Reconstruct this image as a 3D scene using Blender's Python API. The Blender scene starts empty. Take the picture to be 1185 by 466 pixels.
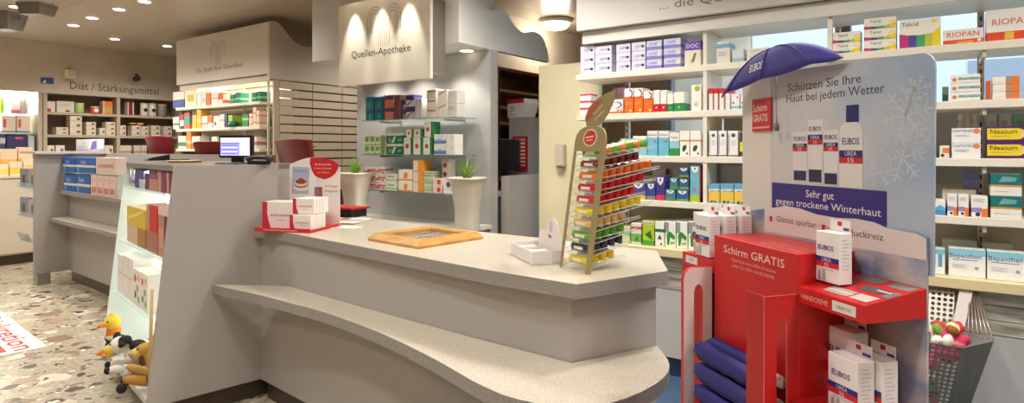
import bpy, bmesh, math, random
from mathutils import Vector, Matrix
C = bpy.context.scene.collection
S = bpy.context.scene
PI = math.pi
random.seed(7)
# ------------------------------------------------------------------ camera frame (world X runs along the shelving, Y to the back)
F, CX, HY, EYE, YAW = 690.0, 592.5, 172.0, 1.5, math.radians(35.5)
CA, SA = math.cos(YAW), math.sin(YAW)
def ray(px):
    t = (px - CX) / F
    return (t * CA - SA, t * SA + CA)
def hit(px, O, ang):
    """where the sight line of picture column px meets the vertical plane through O that runs along ang: (distance along plane, depth)"""
    dx, dy = ray(px); ex, ey = math.cos(ang), math.sin(ang)
    det = dx * (-ey) + ex * dy
    d = (O[0] * (-ey) + ex * O[1]) / det
    t = (dx * O[1] - dy * O[0]) / det * -1
    x, y = d * dx - O[0], d * dy - O[1]
    return x * ex + y * ey, d
def zat(py, d): return EYE - (py - HY) * d / F
def flat(px, py, z):
    d = F * (EYE - z) / (py - HY); dx, dy = ray(px)
    return (d * dx, d * dy)
# ------------------------------------------------------------------ materials
def lin(c):
    out = []
    for v in c[:3]:
        v = v / 255.0
        out.append(v / 12.92 if v <= 0.04045 else ((v + 0.055) / 1.055) ** 2.4)
    return (*out, 1.0)
_m = {}
def M(c, rough=0.5, metal=0.0, coat=0.0):
    k = (tuple(c), rough, metal, coat)
    if k in _m: return _m[k]
    m = bpy.data.materials.new('paint'); m.use_nodes = True
    b = m.node_tree.nodes['Principled BSDF']
    b.inputs['Base Color'].default_value = lin(c)
    b.inputs['Roughness'].default_value = rough
    b.inputs['Metallic'].default_value = metal
    b.inputs['Coat Weight'].default_value = coat
    _m[k] = m
    return m
def glass(c, rough=0.02, alpha=0.25):
    k = ('glass', tuple(c), rough, alpha)
    if k in _m: return _m[k]
    m = bpy.data.materials.new('clear_sheet'); m.use_nodes = True
    nt = m.node_tree; nt.nodes.clear()
    o = nt.nodes.new('ShaderNodeOutputMaterial'); mx = nt.nodes.new('ShaderNodeMixShader')
    t = nt.nodes.new('ShaderNodeBsdfTransparent'); g = nt.nodes.new('ShaderNodeBsdfPrincipled')
    t.inputs[0].default_value = (0.97, 0.985, 0.975, 1)
    g.inputs['Base Color'].default_value = lin(c); g.inputs['Roughness'].default_value = rough
    mx.inputs[0].default_value = alpha
    nt.links.new(t.outputs[0], mx.inputs[1]); nt.links.new(g.outputs[0], mx.inputs[2]); nt.links.new(mx.outputs[0], o.inputs[0])
    _m[k] = m
    return m
def glow(c, s):
    k = ('glow', tuple(c), s)
    if k in _m: return _m[k]
    m = bpy.data.materials.new('lamp_glow'); m.use_nodes = True
    b = m.node_tree.nodes['Principled BSDF']
    b.inputs['Base Color'].default_value = lin(c)
    b.inputs['Emission Color'].default_value = lin(c); b.inputs['Emission Strength'].default_value = s
    _m[k] = m
    return m
def noisy(name, stops, scale, rough=0.5, detail=4.0, kind='NOISE', bump=0.0, stretch=(1, 1, 1), coords='Object', metal=0.0):
    m = bpy.data.materials.new(name); m.use_nodes = True
    nt = m.node_tree; b = nt.nodes['Principled BSDF']
    tc = nt.nodes.new('ShaderNodeTexCoord'); mp = nt.nodes.new('ShaderNodeMapping')
    mp.inputs['Scale'].default_value = stretch
    n = nt.nodes.new('ShaderNodeTexNoise'); n.inputs['Scale'].default_value = scale; n.inputs['Detail'].default_value = detail
    r = nt.nodes.new('ShaderNodeValToRGB'); e = r.color_ramp.elements
    while len(e) < len(stops): e.new(0.5)
    for i, (p, c) in enumerate(stops): e[i].position = p; e[i].color = lin(c)
    nt.links.new(tc.outputs[coords], mp.inputs[0]); nt.links.new(mp.outputs[0], n.inputs[0]); nt.links.new(n.outputs[0], r.inputs[0])
    nt.links.new(r.outputs[0], b.inputs['Base Color'])
    b.inputs['Roughness'].default_value = rough; b.inputs['Metallic'].default_value = metal
    if bump:
        bp = nt.nodes.new('ShaderNodeBump'); bp.inputs['Strength'].default_value = bump; bp.inputs['Distance'].default_value = 0.01
        nt.links.new(n.outputs[0], bp.inputs['Height']); nt.links.new(bp.outputs[0], b.inputs['Normal'])
    return m
def terrazzo():
    m = bpy.data.materials.new('terrazzo'); m.use_nodes = True
    nt = m.node_tree; b = nt.nodes['Principled BSDF']; L = nt.links.new
    tc = nt.nodes.new('ShaderNodeTexCoord')
    nz = nt.nodes.new('ShaderNodeTexNoise'); nz.inputs['Scale'].default_value = 7; nz.inputs['Detail'].default_value = 3
    warp = nt.nodes.new('ShaderNodeMixRGB'); warp.inputs[0].default_value = 0.16
    L(tc.outputs['Object'], nz.inputs[0]); L(tc.outputs['Object'], warp.inputs[1]); L(nz.outputs['Color'], warp.inputs[2])
    prev = None
    for sc, lo, cols in ((5.0, 0.30, [(176, 152, 122), (206, 188, 160), (190, 166, 134), (226, 212, 188), (150, 126, 100), (210, 194, 168)]),
                         (10.0, 0.62, [(96, 80, 66), (226, 212, 186), (150, 124, 96), (206, 188, 158), (84, 72, 62)]),
                         (21.0, 0.72, [(88, 74, 62), (232, 220, 198), (128, 106, 84)])):
        v = nt.nodes.new('ShaderNodeTexVoronoi'); v.inputs['Scale'].default_value = sc
        L(warp.outputs[0], v.inputs['Vector'])
        sp = nt.nodes.new('ShaderNodeSeparateColor'); L(v.outputs['Color'], sp.inputs[0])
        r = nt.nodes.new('ShaderNodeValToRGB'); r.color_ramp.interpolation = 'CONSTANT'; e = r.color_ramp.elements
        while len(e) < len(cols): e.new(0.5)
        for i, c in enumerate(cols): e[i].position = i / len(cols); e[i].color = lin(c)
        L(sp.outputs[0], r.inputs[0])
        g = nt.nodes.new('ShaderNodeMath'); g.operation = 'GREATER_THAN'; g.inputs[1].default_value = lo; L(sp.outputs[1], g.inputs[0])
        d = nt.nodes.new('ShaderNodeMath'); d.operation = 'LESS_THAN'; d.inputs[1].default_value = 0.40; L(v.outputs['Distance'], d.inputs[0])
        k = nt.nodes.new('ShaderNodeMath'); k.operation = 'MULTIPLY'; L(g.outputs[0], k.inputs[0]); L(d.outputs[0], k.inputs[1])
        mx = nt.nodes.new('ShaderNodeMixRGB'); L(k.outputs[0], mx.inputs[0])
        if prev is None:
            base = nt.nodes.new('ShaderNodeTexNoise'); base.inputs['Scale'].default_value = 30; L(tc.outputs['Object'], base.inputs[0])
            br = nt.nodes.new('ShaderNodeValToRGB'); br.color_ramp.elements[0].position = 0.35; br.color_ramp.elements[1].position = 0.65
            br.color_ramp.elements[0].color = lin((166, 154, 132)); br.color_ramp.elements[1].color = lin((194, 183, 160))
            L(base.outputs[0], br.inputs[0]); L(br.outputs[0], mx.inputs[1])
        else: L(prev.outputs[0], mx.inputs[1])
        L(r.outputs[0], mx.inputs[2]); prev = mx
    L(prev.outputs[0], b.inputs['Base Color']); b.inputs['Roughness'].default_value = 0.28
    return m
# ------------------------------------------------------------------ mesh builder
_txt = {}
def glyphs(s):
    if s in _txt: return _txt[s]
    cu = bpy.data.curves.new('lettering', 'FONT'); cu.body = s.lstrip('*'); cu.size = 1.0; cu.resolution_u = 2; cu.offset = .009 if s.startswith('*') else 0.0
    o = bpy.data.objects.new('lettering', cu); C.objects.link(o)
    dg = bpy.context.evaluated_depsgraph_get(); dg.update()
    me = o.evaluated_get(dg).to_mesh()
    vs = [(v.co.x, v.co.y) for v in me.vertices]; fs = [tuple(p.vertices) for p in me.polygons]
    o.evaluated_get(dg).to_mesh_clear()
    bpy.data.objects.remove(o); bpy.data.curves.remove(cu)
    if vs:
        x0 = min(v[0] for v in vs); x1 = max(v[0] for v in vs)
        vs = [(x - x0, y) for x, y in vs]
    else: x0 = x1 = 0
    _txt[s] = (vs, fs, x1 - x0)
    return _txt[s]
CAPH = 0.71
class MB:
    def __init__(self): self.v, self.f, self.mi, self.ms, self.sm = [], [], [], [], []
    def mat(self, m):
        if m not in self.ms: self.ms.append(m)
        return self.ms.index(m)
    def add(self, vs, fs, m, smooth=False):
        b = len(self.v); k = self.mat(m)
        self.v += [tuple(x) for x in vs]
        for f in fs: self.f.append(tuple(b + i for i in f)); self.mi.append(k); self.sm.append(smooth)
        return self
    def box(self, x0, x1, y0, y1, z0, z1, m, bev=0.0):
        if bev <= 0:
            vs = [(x, y, z) for z in (z0, z1) for y in (y0, y1) for x in (x0, x1)]
            return self.add(vs, [(0, 2, 3, 1), (4, 5, 7, 6), (0, 1, 5, 4), (2, 6, 7, 3), (0, 4, 6, 2), (1, 3, 7, 5)], m)
        bm = bmesh.new()
        r = bmesh.ops.create_cube(bm, size=1)
        for v in r['verts']:
            v.co = ((x0 + x1) / 2 + v.co.x * (x1 - x0), (y0 + y1) / 2 + v.co.y * (y1 - y0), (z0 + z1) / 2 + v.co.z * (z1 - z0))
        bmesh.ops.bevel(bm, geom=bm.edges[:], offset=bev, segments=1 if bev < 0.004 else 2, affect='EDGES')
        self.frombm(bm, m); bm.free()
        return self
    def frombm(self, bm, m, smooth=False):
        bm.verts.index_update()
        self.add([v.co[:] for v in bm.verts], [tuple(v.index for v in f.verts) for f in bm.faces], m, smooth)
    def poly(self, pts, m): return self.add(pts, [tuple(range(len(pts)))], m)
    def prism(self, pts, z0, z1, m, axis='z', side=None):
        """polygon pts extruded along an axis: z -> pts are (x,y); x -> pts are (y,z); y -> pts are (x,z)"""
        def P(p, h): return (p[0], p[1], h) if axis == 'z' else ((h, p[0], p[1]) if axis == 'x' else (p[0], h, p[1]))
        n = len(pts); vs = [P(p, z0) for p in pts] + [P(p, z1) for p in pts]
        self.add(vs, [tuple(range(n - 1, -1, -1)), tuple(range(n, 2 * n))], m)
        self.add(vs, [(i, (i + 1) % n, n + (i + 1) % n, n + i) for i in range(n)], side or m)
        return self
    def tube(self, pts, r, m, seg=8, closed=False):
        pts = [Vector(p) for p in pts]; n = len(pts); rs = r if isinstance(r, (list, tuple)) else [r] * n
        rings = []; up = Vector((0, 0, 1))
        for i, p in enumerate(pts):
            d = (pts[min(i + 1, n - 1)] - pts[max(i - 1, 0)]).normalized()
            a = d.cross(up)
            if a.length < 1e-3: a = d.cross(Vector((1, 0, 0)))
            a.normalize(); b = a.cross(d)
            rings.append([p + (a * math.cos(2 * PI * k / seg) + b * math.sin(2 * PI * k / seg)) * rs[i] for k in range(seg)])
        vs = [v for rg in rings for v in rg]
        fs = [(i * seg + k, i * seg + (k + 1) % seg, (i + 1) * seg + (k + 1) % seg, (i + 1) * seg + k) for i in range(n - 1) for k in range(seg)]
        fs += [tuple(range(seg - 1, -1, -1)), tuple(range((n - 1) * seg, n * seg))]
        return self.add(vs, fs, m, True)
    def lathe(self, prof, m, seg=24, c=(0, 0), sq=0.0):
        """profile of (radius, z) turned about the vertical through c; sq>0 makes the plan squarer"""
        vs = []
        for r, z in prof:
            for k in range(seg):
                a = 2 * PI * k / seg + PI / 4; ca, sa = math.cos(a), math.sin(a)
                q = 1.0 if not sq else (1 / (abs(ca) ** sq + abs(sa) ** sq) ** (1 / sq))
                vs.append((c[0] + r * q * ca, c[1] + r * q * sa, z))
        n = len(prof)
        fs = [(i * seg + k, i * seg + (k + 1) % seg, (i + 1) * seg + (k + 1) % seg, (i + 1) * seg + k) for i in range(n - 1) for k in range(seg)]
        fs += [tuple(range(seg - 1, -1, -1)), tuple(range((n - 1) * seg, n * seg))]
        return self.add(vs, fs, m, seg > 12)
    def text(self, s, o, xd, yd, h, m, align='L', maxw=None, width=None):
        vs, fs, w = glyphs(s)
        if not vs: return self
        sc = h / CAPH; sx = sc
        if width: sx = width / w
        elif maxw and w * sc > maxw: sx = maxw / w
        off = {'L': 0, 'C': -w / 2, 'R': -w}[align]
        o, xd, yd = Vector(o), Vector(xd), Vector(yd)
        return self.add([o + xd * ((x + off) * sx) + yd * (y * sc) for x, y in vs], fs, m)
    def build(self, name, parent=None, loc=None, rotz=0.0):
        me = bpy.data.meshes.new(name)
        me.from_pydata(self.v, [], self.f)
        for m in self.ms: me.materials.append(m)
        me.polygons.foreach_set('material_index', self.mi)
        me.polygons.foreach_set('use_smooth', self.sm)
        me.update()
        return put(name, me, parent, loc, rotz)
def put(name, me, parent=None, loc=None, rotz=0.0):
    o = bpy.data.objects.new(name, me); C.objects.link(o)
    if parent is not None: o.parent = parent
    if loc is not None: o.location = loc
    o.rotation_euler = (0, 0, rotz)
    return o
def tag(o, label, cat, group=None, kind=None):
    o['label'] = label; o['category'] = cat
    if group: o['group'] = group
    if kind: o['kind'] = kind
    return o
def thing(name, label, cat, loc=(0, 0, 0), rotz=0.0, group=None):
    o = bpy.data.objects.new(name, None); C.objects.link(o)
    o.empty_display_size = 0.05; o.location = loc; o.rotation_euler = (0, 0, rotz)
    return tag(o, label, cat, group)
def struct(mb, name, label, cat):
    return tag(mb.build(name), label, cat, None, 'structure')
def dup(root, loc, rotz, label, group=None):
    r = root.copy(); C.objects.link(r); r.location = loc; r.rotation_euler = (0, 0, rotz)
    r['label'] = label
    if group: r['group'] = group
    for ch in list(root.children):
        c = ch.copy(); C.objects.link(c); c.parent = r
        for g in list(ch.children):
            d = g.copy(); C.objects.link(d); d.parent = c
    return r
# ------------------------------------------------------------------ cartons
WHITE, CREAM, INK = (240, 238, 232), (236, 228, 208), (70, 72, 84)
_cart = {}
def carton_mesh(w, d, h, ds):
    k = (round(w, 4), round(d, 4), round(h, 4), ds['id'])
    if k in _cart: return _cart[k]
    b = MB(); base = M(ds.get('base', WHITE), 0.42)
    b.box(-w / 2, w / 2, 0, d, 0, h, base, min(0.0014, w * .05, h * .05))
    e = 0.0005
    def fx(u): return -w / 2 + u * w
    def rect(u0, v0, u1, v1, c, e=e): b.poly([(fx(u0), -e, v0 * h), (fx(u1), -e, v0 * h), (fx(u1), -e, v1 * h), (fx(u0), -e, v1 * h)], M(c, 0.42))
    for i, (u0, v0, u1, v1, c) in enumerate(ds.get('bands', ())):
        rect(u0, v0, u1, v1, c, e + i * 0.00008)
        if u0 <= 0.02 and ds.get('wrap', True):   # the band runs round the left side
            b.poly([(-w / 2 - e, d, v0 * h), (-w / 2 - e, 0, v0 * h), (-w / 2 - e, 0, v1 * h), (-w / 2 - e, d, v1 * h)], M(c, 0.42))
        if u1 >= 0.98 and ds.get('wrap', True):
            b.poly([(w / 2 + e, 0, v0 * h), (w / 2 + e, d, v0 * h), (w / 2 + e, d, v1 * h), (w / 2 + e, 0, v1 * h)], M(c, 0.42))
    for i, (u, v, r, c) in enumerate(ds.get('discs', ())):
        n = 14; rr = r * min(w, h)
        b.poly([(fx(u) + rr * math.cos(2 * PI * k / n), -e - 0.0004 - i * 0.0001, v * h + rr * math.sin(2 * PI * k / n)) for k in range(n)], M(c, 0.42))
    for i, (pts, c) in enumerate(ds.get('polys', ())):
        b.poly([(fx(u), -e - 0.0008 - i * 0.0001, v * h) for u, v in pts], M(c, 0.42))
    for s, u, v, ht, c in ds.get('text', ()):
        b.text(s, (fx(u), -e - 0.0012, v * h), (1, 0, 0), (0, 0, 1), ht * h, M(c, 0.45), 'C', 0.86 * w)
    for s, u, v, ht, c in ds.get('sidetext', ()):
        b.text(s, (w / 2 + e, u * d, v * h), (0, 1, 0), (0, 0, 1), ht * h, M(c, 0.45), 'C', 0.8 * d)
    for u0, v0, u1, n, c in ds.get('lines', ()):     # rows of print too small to read
        for j in range(n):
            vv = v0 - j * 0.055
            rect(u0, vv, u0 + (u1 - u0) * (1.0 if j % 2 == 0 else 0.8), vv + 0.02, c, e + 0.0006)
    if 'top' in ds: b.poly([(-w / 2, 0, h + e), (w / 2, 0, h + e), (w / 2, d, h + e), (-w / 2, d, h + e)], M(ds['top'], 0.42))
    if ds.get('flap', True) and h > .04:    # tuck-flap seam on the top
        b.poly([(-w * .46, d * .12, h + e * 1.4), (w * .46, d * .12, h + e * 1.4), (w * .46, d * .15, h + e * 1.4), (-w * .46, d * .15, h + e * 1.4)], M(tuple(int(x * .82) for x in ds.get('top', ds.get('base', WHITE))), 0.5))
    o = b.build('medicine_box'); me = o.data; bpy.data.objects.remove(o)
    _cart[k] = me
    return me
_nid = [0]
def D(**k):
    _nid[0] += 1; k['id'] = _nid[0]
    return k
ORD = ['first', 'second', 'third', 'fourth', 'fifth', 'sixth', 'seventh', 'eighth', 'ninth', 'tenth']
LEV = {1: [''], 2: ['lower', 'upper'], 3: ['bottom', 'middle', 'top'], 4: ['lowest', 'second lowest', 'third lowest', 'topmost']}
class Shelf:
    def __init__(self, O, ang, z, off=0.012, zmax=9.0): self.O, self.ang, self.z, self.off, self.zmax = O, ang, z, off, zmax
    def item(self, x0, x1, yt, ds, label, group=None, rows=1, dep=0.12, yb=None, back=0.0, name='medicine_box', cat='box', z=None, lim=None, zmax=None):
        """a carton (or a pile of them) between picture columns x0 and x1, its top at row yt, standing on this shelf"""
        e = (math.cos(self.ang), math.sin(self.ang)); n = (-e[1], e[0])
        O = (self.O[0] + n[0] * (self.off + back), self.O[1] + n[1] * (self.off + back))
        t0, d0 = hit(x0, O, self.ang); t1, d1 = hit(x1, O, self.ang)
        if lim is not None: t1 = min(t1, lim[1]); t0 = max(t0, lim[0])
        w = t1 - t0 - 0.003; tm = (t0 + t1) / 2; dm = (d0 + d1) / 2
        z0 = (self.z if z is None else z) + 0.0012
        h = (min(zat(yt, dm), self.zmax if zmax is None else zmax) - z0) / rows
        me = carton_mesh(w, dep, h - 0.0012, ds); out = []
        for r in range(rows):
            o = put(name, me, None, (O[0] + e[0] * tm, O[1] + e[1] * tm, z0 + r * h), self.ang)
            lb = label.format(LEV[rows][r]) if rows > 1 else label
            tag(o, lb, cat, group); out.append(o)
        return out
# ================================================================== MATERIALS SHARED BY THE SHOPFITTING
GREY = M((172, 166, 160), 0.38)
GREY_D = M((140, 133, 126), 0.42)
PALE = M((214, 212, 207), 0.42)
FASCIA = M((214, 212, 207), 0.4)
SHELFW = M((236, 229, 212), 0.45)
KICK = M((88, 76, 65), 0.32, 0.35)
STEEL = M((176, 176, 174), 0.3, 0.9)
BLACK = M((22, 22, 24), 0.4)
INKM = M((84, 84, 86), 0.5)
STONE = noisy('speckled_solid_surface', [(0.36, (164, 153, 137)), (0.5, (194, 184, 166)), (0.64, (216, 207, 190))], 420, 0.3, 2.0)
STONE_E = noisy('speckled_edge', [(0.36, (122, 116, 111)), (0.5, (148, 142, 136)), (0.64, (170, 165, 159))], 420, 0.4, 2.0)  # edge copy of the stone, darkened to offset light from the front
CEIL = bpy.data.materials.new('ceiling_panels'); CEIL.use_nodes = True
nt = CEIL.node_tree; b = nt.nodes['Principled BSDF']; L = nt.links.new
tc = nt.nodes.new('ShaderNodeTexCoord'); br = nt.nodes.new('ShaderNodeTexBrick')
br.offset = 0.0; br.inputs['Scale'].default_value = 1.0; br.inputs['Mortar Size'].default_value = 0.006
br.inputs['Brick Width'].default_value = 1.8; br.inputs['Row Height'].default_value = 1.2
br.inputs['Color1'].default_value = lin((192, 178, 158)); br.inputs['Color2'].default_value = lin((188, 174, 154)); br.inputs['Mortar'].default_value = lin((150, 134, 116))
L(tc.outputs['Object'], br.inputs[0]); L(br.outputs['Color'], b.inputs['Base Color']); b.inputs['Roughness'].default_value = 0.3
WALLP = noisy('beige_wall_paint', [(0.4, (204, 190, 170)), (0.6, (210, 196, 176))], 3.0, 0.6)
CREAMP = noisy('cream_lacquer', [(0.4, (240, 230, 192)), (0.6, (243, 234, 197))], 2.0, 0.45)
GREYWALL = noisy('grey_lacquer', [(0.4, (174, 172, 170)), (0.6, (180, 178, 176))], 2.0, 0.42)
BLUEF = noisy('blue_vinyl', [(0.4, (58, 82, 112)), (0.6, (74, 98, 128))], 60, 0.4)
DWOOD = noisy('dark_wood', [(0.35, (92, 56, 32)), (0.65, (128, 82, 48))], 6.0, 0.45, stretch=(1, 1, 8))
# ================================================================== SHELL
struct(MB().box(-10.9, -1.5, -4.0, 8.0, -0.05, 0, terrazzo()).box(-1.5, 2.6, -4.0, 0.9, -0.05, 0, terrazzo()), 'floor', 'beige terrazzo floor with dark brown stone chips', 'floor')
struct(MB().box(-1.5, 2.6, 0.9, 5.2, -0.05, 0, BLUEF), 'floor_staff', 'blue vinyl floor in front of the tall medicine shelving', 'floor')
struct(MB().box(-10.9, 2.7, -4.1, 8.1, 3.0, 3.1, CEIL), 'ceiling', 'glossy tan panelled ceiling with recessed spots', 'ceiling')
struct(MB().box(-10.9, -10.56, -4.0, 8.0, 0, 3.0, WALLP), 'wall_left', 'beige wall behind the recessed diet food shelves', 'wall')
struct(MB().box(-10.56, -10.2, -4.0, 8.0, 2.285, 3.0, WALLP), 'trim_1', 'beige bulkhead above the diet food shelves', 'wall')
struct(MB().box(-10.9, -1.95, 8.0, 8.1, 0, 3.0, M((150, 128, 104), 0.6)), 'wall_back', 'brown rear wall of the back room', 'wall')
struct(MB().box(2.6, 2.7, -4.0, 5.2, 0, 3.0, WALLP), 'wall_right', 'side wall beyond the shelving', 'wall')
struct(MB().box(-10.9, 2.6, -4.1, -4.0, 0, 3.0, WALLP), 'wall_front', 'front wall behind the viewer', 'wall')
# office wall and shop window behind the shelving
struct(MB().box(-4.02, -3.9, 4.1, 8.0, 0, 3.0, WALLP), 'wall_office', 'beige wall of the back office', 'wall')
struct(MB().box(-2.72, -2.16, 4.2, 4.26, 0, 2.19, CREAMP, 0.004), 'wall_partition', 'cream lacquered partition beside the medicine shelving', 'wall')
win = MB()
for (x0, x1, z0, z1) in ((-2.05, 2.6, 0, 0.6), (-2.05, 2.6, 2.6, 3.0), (-2.05, -1.95, 0.6, 2.6), (-0.62, -0.54, 0.6, 2.6), (1.0, 1.08, 0.6, 2.6), (2.52, 2.6, 0.6, 2.6)):
    win.box(x0, x1, 5.2, 5.3, z0, z1, M((128, 130, 134), 0.4))
struct(win, 'window_1', 'grey framed shop window behind the shelving', 'window')
struct(MB().box(-1.95, 2.52, 5.24, 5.25, 0.6, 2.6, glass((220, 235, 240), 0.02, 0.08)), 'window_2', 'large clear pane of the shop window', 'window pane')
struct(MB().box(-2.05, -1.95, 5.3, 8.0, 0, 3.0, WALLP), 'wall_side', 'side wall of the back room', 'wall')
struct(MB().box(-0.50, 1.3, 4.72, 4.76, 0, 1.74, M((188, 182, 172), .6)).box(-1.93, -1.2, 4.72, 4.76, 0, 1.44, M((188, 182, 172), .6)), 'trim_3', 'beige back boards of the shop window display behind the shelving', 'panel')
# street outside
struct(MB().box(-14, 16, 5.32, 22, -0.12, -0.06, M((150, 150, 148), 0.7)), 'street', 'grey paved street outside the window', 'street')
bl = MB(); bl.box(-6, 12, 18, 19, -0.06, 7.5, M((150, 160, 174), 0.7))
bld = tag(bl.build('street_building'), 'pale rendered house across the street, seen through the shop window', 'building')
for i in range(6):
    wb = MB(); x = -4.6 + i * 2.6
    wb.box(x, x + 1.3, 17.96, 18.0, 1.6, 3.6, M((92, 104, 118), 0.2)); wb.box(x - .08, x + 1.38, 17.95, 17.97, 1.5, 1.6, M((170, 170, 168), .6))
    wb.build('window', bld)
# ================================================================== CENTRAL DISPLAY WALL AND BULKHEAD
struct(MB().box(-4.66, -3.0, 3.9, 4.0, 0, 2.32, GREYWALL), 'wall_display', 'grey lacquered display wall carrying glass shelves', 'wall')
bk = MB()
bk.box(-4.82, -3.05, 3.5, 4.0, 2.32, 3.0, PALE)
# wavy side fascia, profile along Y
wave = [(3.5, 2.32), (3.5, 3.0)]
for px, py in ((553, -4), (557, 3), (561, 8), (566, 11.5), (570, 12), (575, 11), (580, 10.5), (586.6, 15.5), (591, 22), (594.7, 28.4), (599, 33.5), (602.8, 36.5), (608, 38.5), (613, 37), (617.7, 36.3), (622, 38), (625.8, 40.6), (629, 45), (631, 50), (633, 56), (634.5, 63), (635.5, 72)):
    t, d = hit(px, (-3.0, 0), PI / 2); wave.append((t, min(zat(py, d), 3.0)))
wave[-1] = (wave[-1][0], 2.32)
bk.prism(wave, -3.05, -3.0, PALE, 'x')
struct(bk, 'wall_bulkhead', 'pale grey ceiling bulkhead with a wavy side fascia', 'bulkhead')
struct(MB().box(-3.0, -2.91, 4.05, 4.72, 0, 1.27, GREY), 'wall_half', 'grey half height wall of the back office desk', 'wall')
dl = thing('downlight', 'round flush downlight under the pale grey bulkhead', 'downlight', (*flat(540, 58.2, 2.32), 2.32))
MB().lathe([(0.075, 0.0), (0.075, -0.004), (0.06, -0.006)], M((220, 214, 200), 0.4), 24).build('rim', dl)
MB().lathe([(0.058, -0.0065), (0.058, -0.0075)], glow((255, 236, 200), 2.5), 24).build('lamp_disc', dl)
# ---- hanging shop sign
y = 3.33
sx0, _ = hit(391.5, (0, y), 0); sx1, _ = hit(498, (0, y), 0)
sg = thing('shop_sign', 'cream spotlit shop sign with fountain emblem hanging before the bulkhead', 'sign', ((sx0 + sx1) / 2, y, 2.035))
sw = (sx1 - sx0) / 2
MB().box(-sw, sw, 0, 0.03, 0, 0.70, M((236, 230, 216), 0.35), 0.003).build('sign_board', sg)
mb = MB()
mb.box(-sw + 0.03, sw - 0.0, 0.03, 0.168, 0.05, 0.62, M((120, 112, 102), 0.5)); mb.build('mounting_frame', sg)
mb = MB()
mb.text('Quellen-Apotheke', (-sw + 0.175, -0.0012, 0.23), (1, 0, 0), (0, 0, 1), 0.062, INKM, 'L', width=0.70); mb.build('lettering', sg)
def emblem(mb, cx, cy, cz, s, m, xd=(1, 0, 0)):
    """three pairs of arcs over a stem, like water from a fountain"""
    for sgn in (-1, 1):
        for k, r in enumerate((0.095, 0.07, 0.045)):
            c = sgn * 0.105; w = 0.006; pts = []
            for i in range(13):
                a = PI * i / 12; pts.append((c - sgn * 0 + r * math.cos(a), r * math.sin(a)))
            inner = [(c + (r - w) * math.cos(PI * i / 12), (r - w) * math.sin(PI * i / 12)) for i in range(12, -1, -1)]
            allp = pts + inner
            n = len(pts)
            for i in range(n - 1):
                q = [pts[i], pts[i + 1], inner[n - 2 - i], inner[n - 1 - i]]
                mb.poly([(cx + xd[0] * x * s, cy + xd[1] * x * s, cz + z * s) for x, z in q], m)
            out = c + sgn * r; inn = c - sgn * r
            for xe, ln in ((out, 0.12), (inn, 0.24)):
                sg2 = 1 if xe > c else -1
                q = [(xe, 0), (xe - sg2 * w, 0), (xe - sg2 * w, -ln), (xe, -ln)]
                mb.poly([(cx + xd[0] * x * s, cy + xd[1] * x * s, cz + z * s) for x, z in q], m)
mb = MB(); emblem(mb, 0.03, -0.0012, 0.535, 0.98, M((164, 150, 126), 0.4)); mb.build('emblem', sg)
# sign spotlights on the ceiling
for i, (x, lb) in enumerate(((sx0 + 0.22, 'first'), (sx0 + 0.55, 'second'), (sx0 + 0.86, 'third'))):
    t = thing('spotlight', f'small spotlight above the hanging shop sign, {lb} of three', 'spotlight', (x, 3.20, 3.0), 0, 'spotlights above the shop sign')
    MB().lathe([(0.035, -0.0), (0.035, -0.02), (0.012, -0.022), (0.012, -0.06), (0.03, -0.065), (0.034, -0.12), (0.03, -0.125)], STEEL, 16).build('lamp_body', t)
    MB().lathe([(0.026, -0.1255), (0.026, -0.127)], glow((255, 240, 214), 30), 16).build('lamp_face', t)
# ================================================================== TALL MEDICINE SHELVING (right)
ZS = [2.034, 1.744, 1.452, 1.157, 0.85]
YF = 3.784
sh = thing('medicine_shelving', 'tall cream wall shelving of medicines under a pale grey fascia', 'shelving', (0, 0, 0))
mb = MB().box(-2.09, 1.3, 3.72, 3.76, 2.335, 2.98, FASCIA, 0.002); x, _ = hit(763, (0, 3.72), 0); x2, _ = hit(835, (0, 3.72), 0)
tw = glyphs('... die Qu')[2]; full = glyphs('... die Quelle Ihrer Gesundheit')[2]
mb.text('... die Quelle Ihrer Gesundheit', (x, 3.7185, 2.405), (1, 0, 0), (0, 0, 1), 0.056, M((110, 110, 112), 0.5), 'L', width=(x2 - x) * full / tw)
mb.build('fascia_panel', sh)
MB().box(-2.07, 1.3, 3.765, 4.14, 2.245, 2.33, M((228, 225, 217), 0.45), 0.003).build('cornice', sh)
for z in ZS[:4]:
    o = MB().box(-2.13, 1.3, YF, 4.13, z - 0.042, z, SHELFW, 0.003).build('shelf', sh)
MB().box(-2.13, 1.3, YF - 0.05, 4.13, 0.797, 0.85, M((224, 208, 160), 0.45), 0.003).build('base_shelf', sh)
for x in (-1.2,):
    MB().box(x - 0.012, x + 0.012, YF + 0.004, 4.12, 0.851, 2.244, SHELFW).build('divider', sh)
UP = M((214, 208, 194), 0.35, 0.3)
for x in (-1.905, -0.512, 0.178, 0.87):
    mb = MB(); mb.box(x, x + 0.03, 4.132, 4.16, 0.128, 2.244, UP)
    for k in range(28): mb.box(x + 0.011, x + 0.019, 4.1305, 4.133, 0.90 + k * 0.048, 0.925 + k * 0.048, M((60, 58, 56)))
    mb.build('slotted_upright', sh)
    for z in ZS[:4]:
        if x > -1: MB().box(x + 0.006, x + 0.022, 3.80, 4.131, z - 0.075, z - 0.043, UP).build('bracket', sh)
MB().box(-0.507, -0.482, YF + 0.004, 3.815, 1.99 + 0.046, 2.244, SHELFW).build('front_post', sh)
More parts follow.
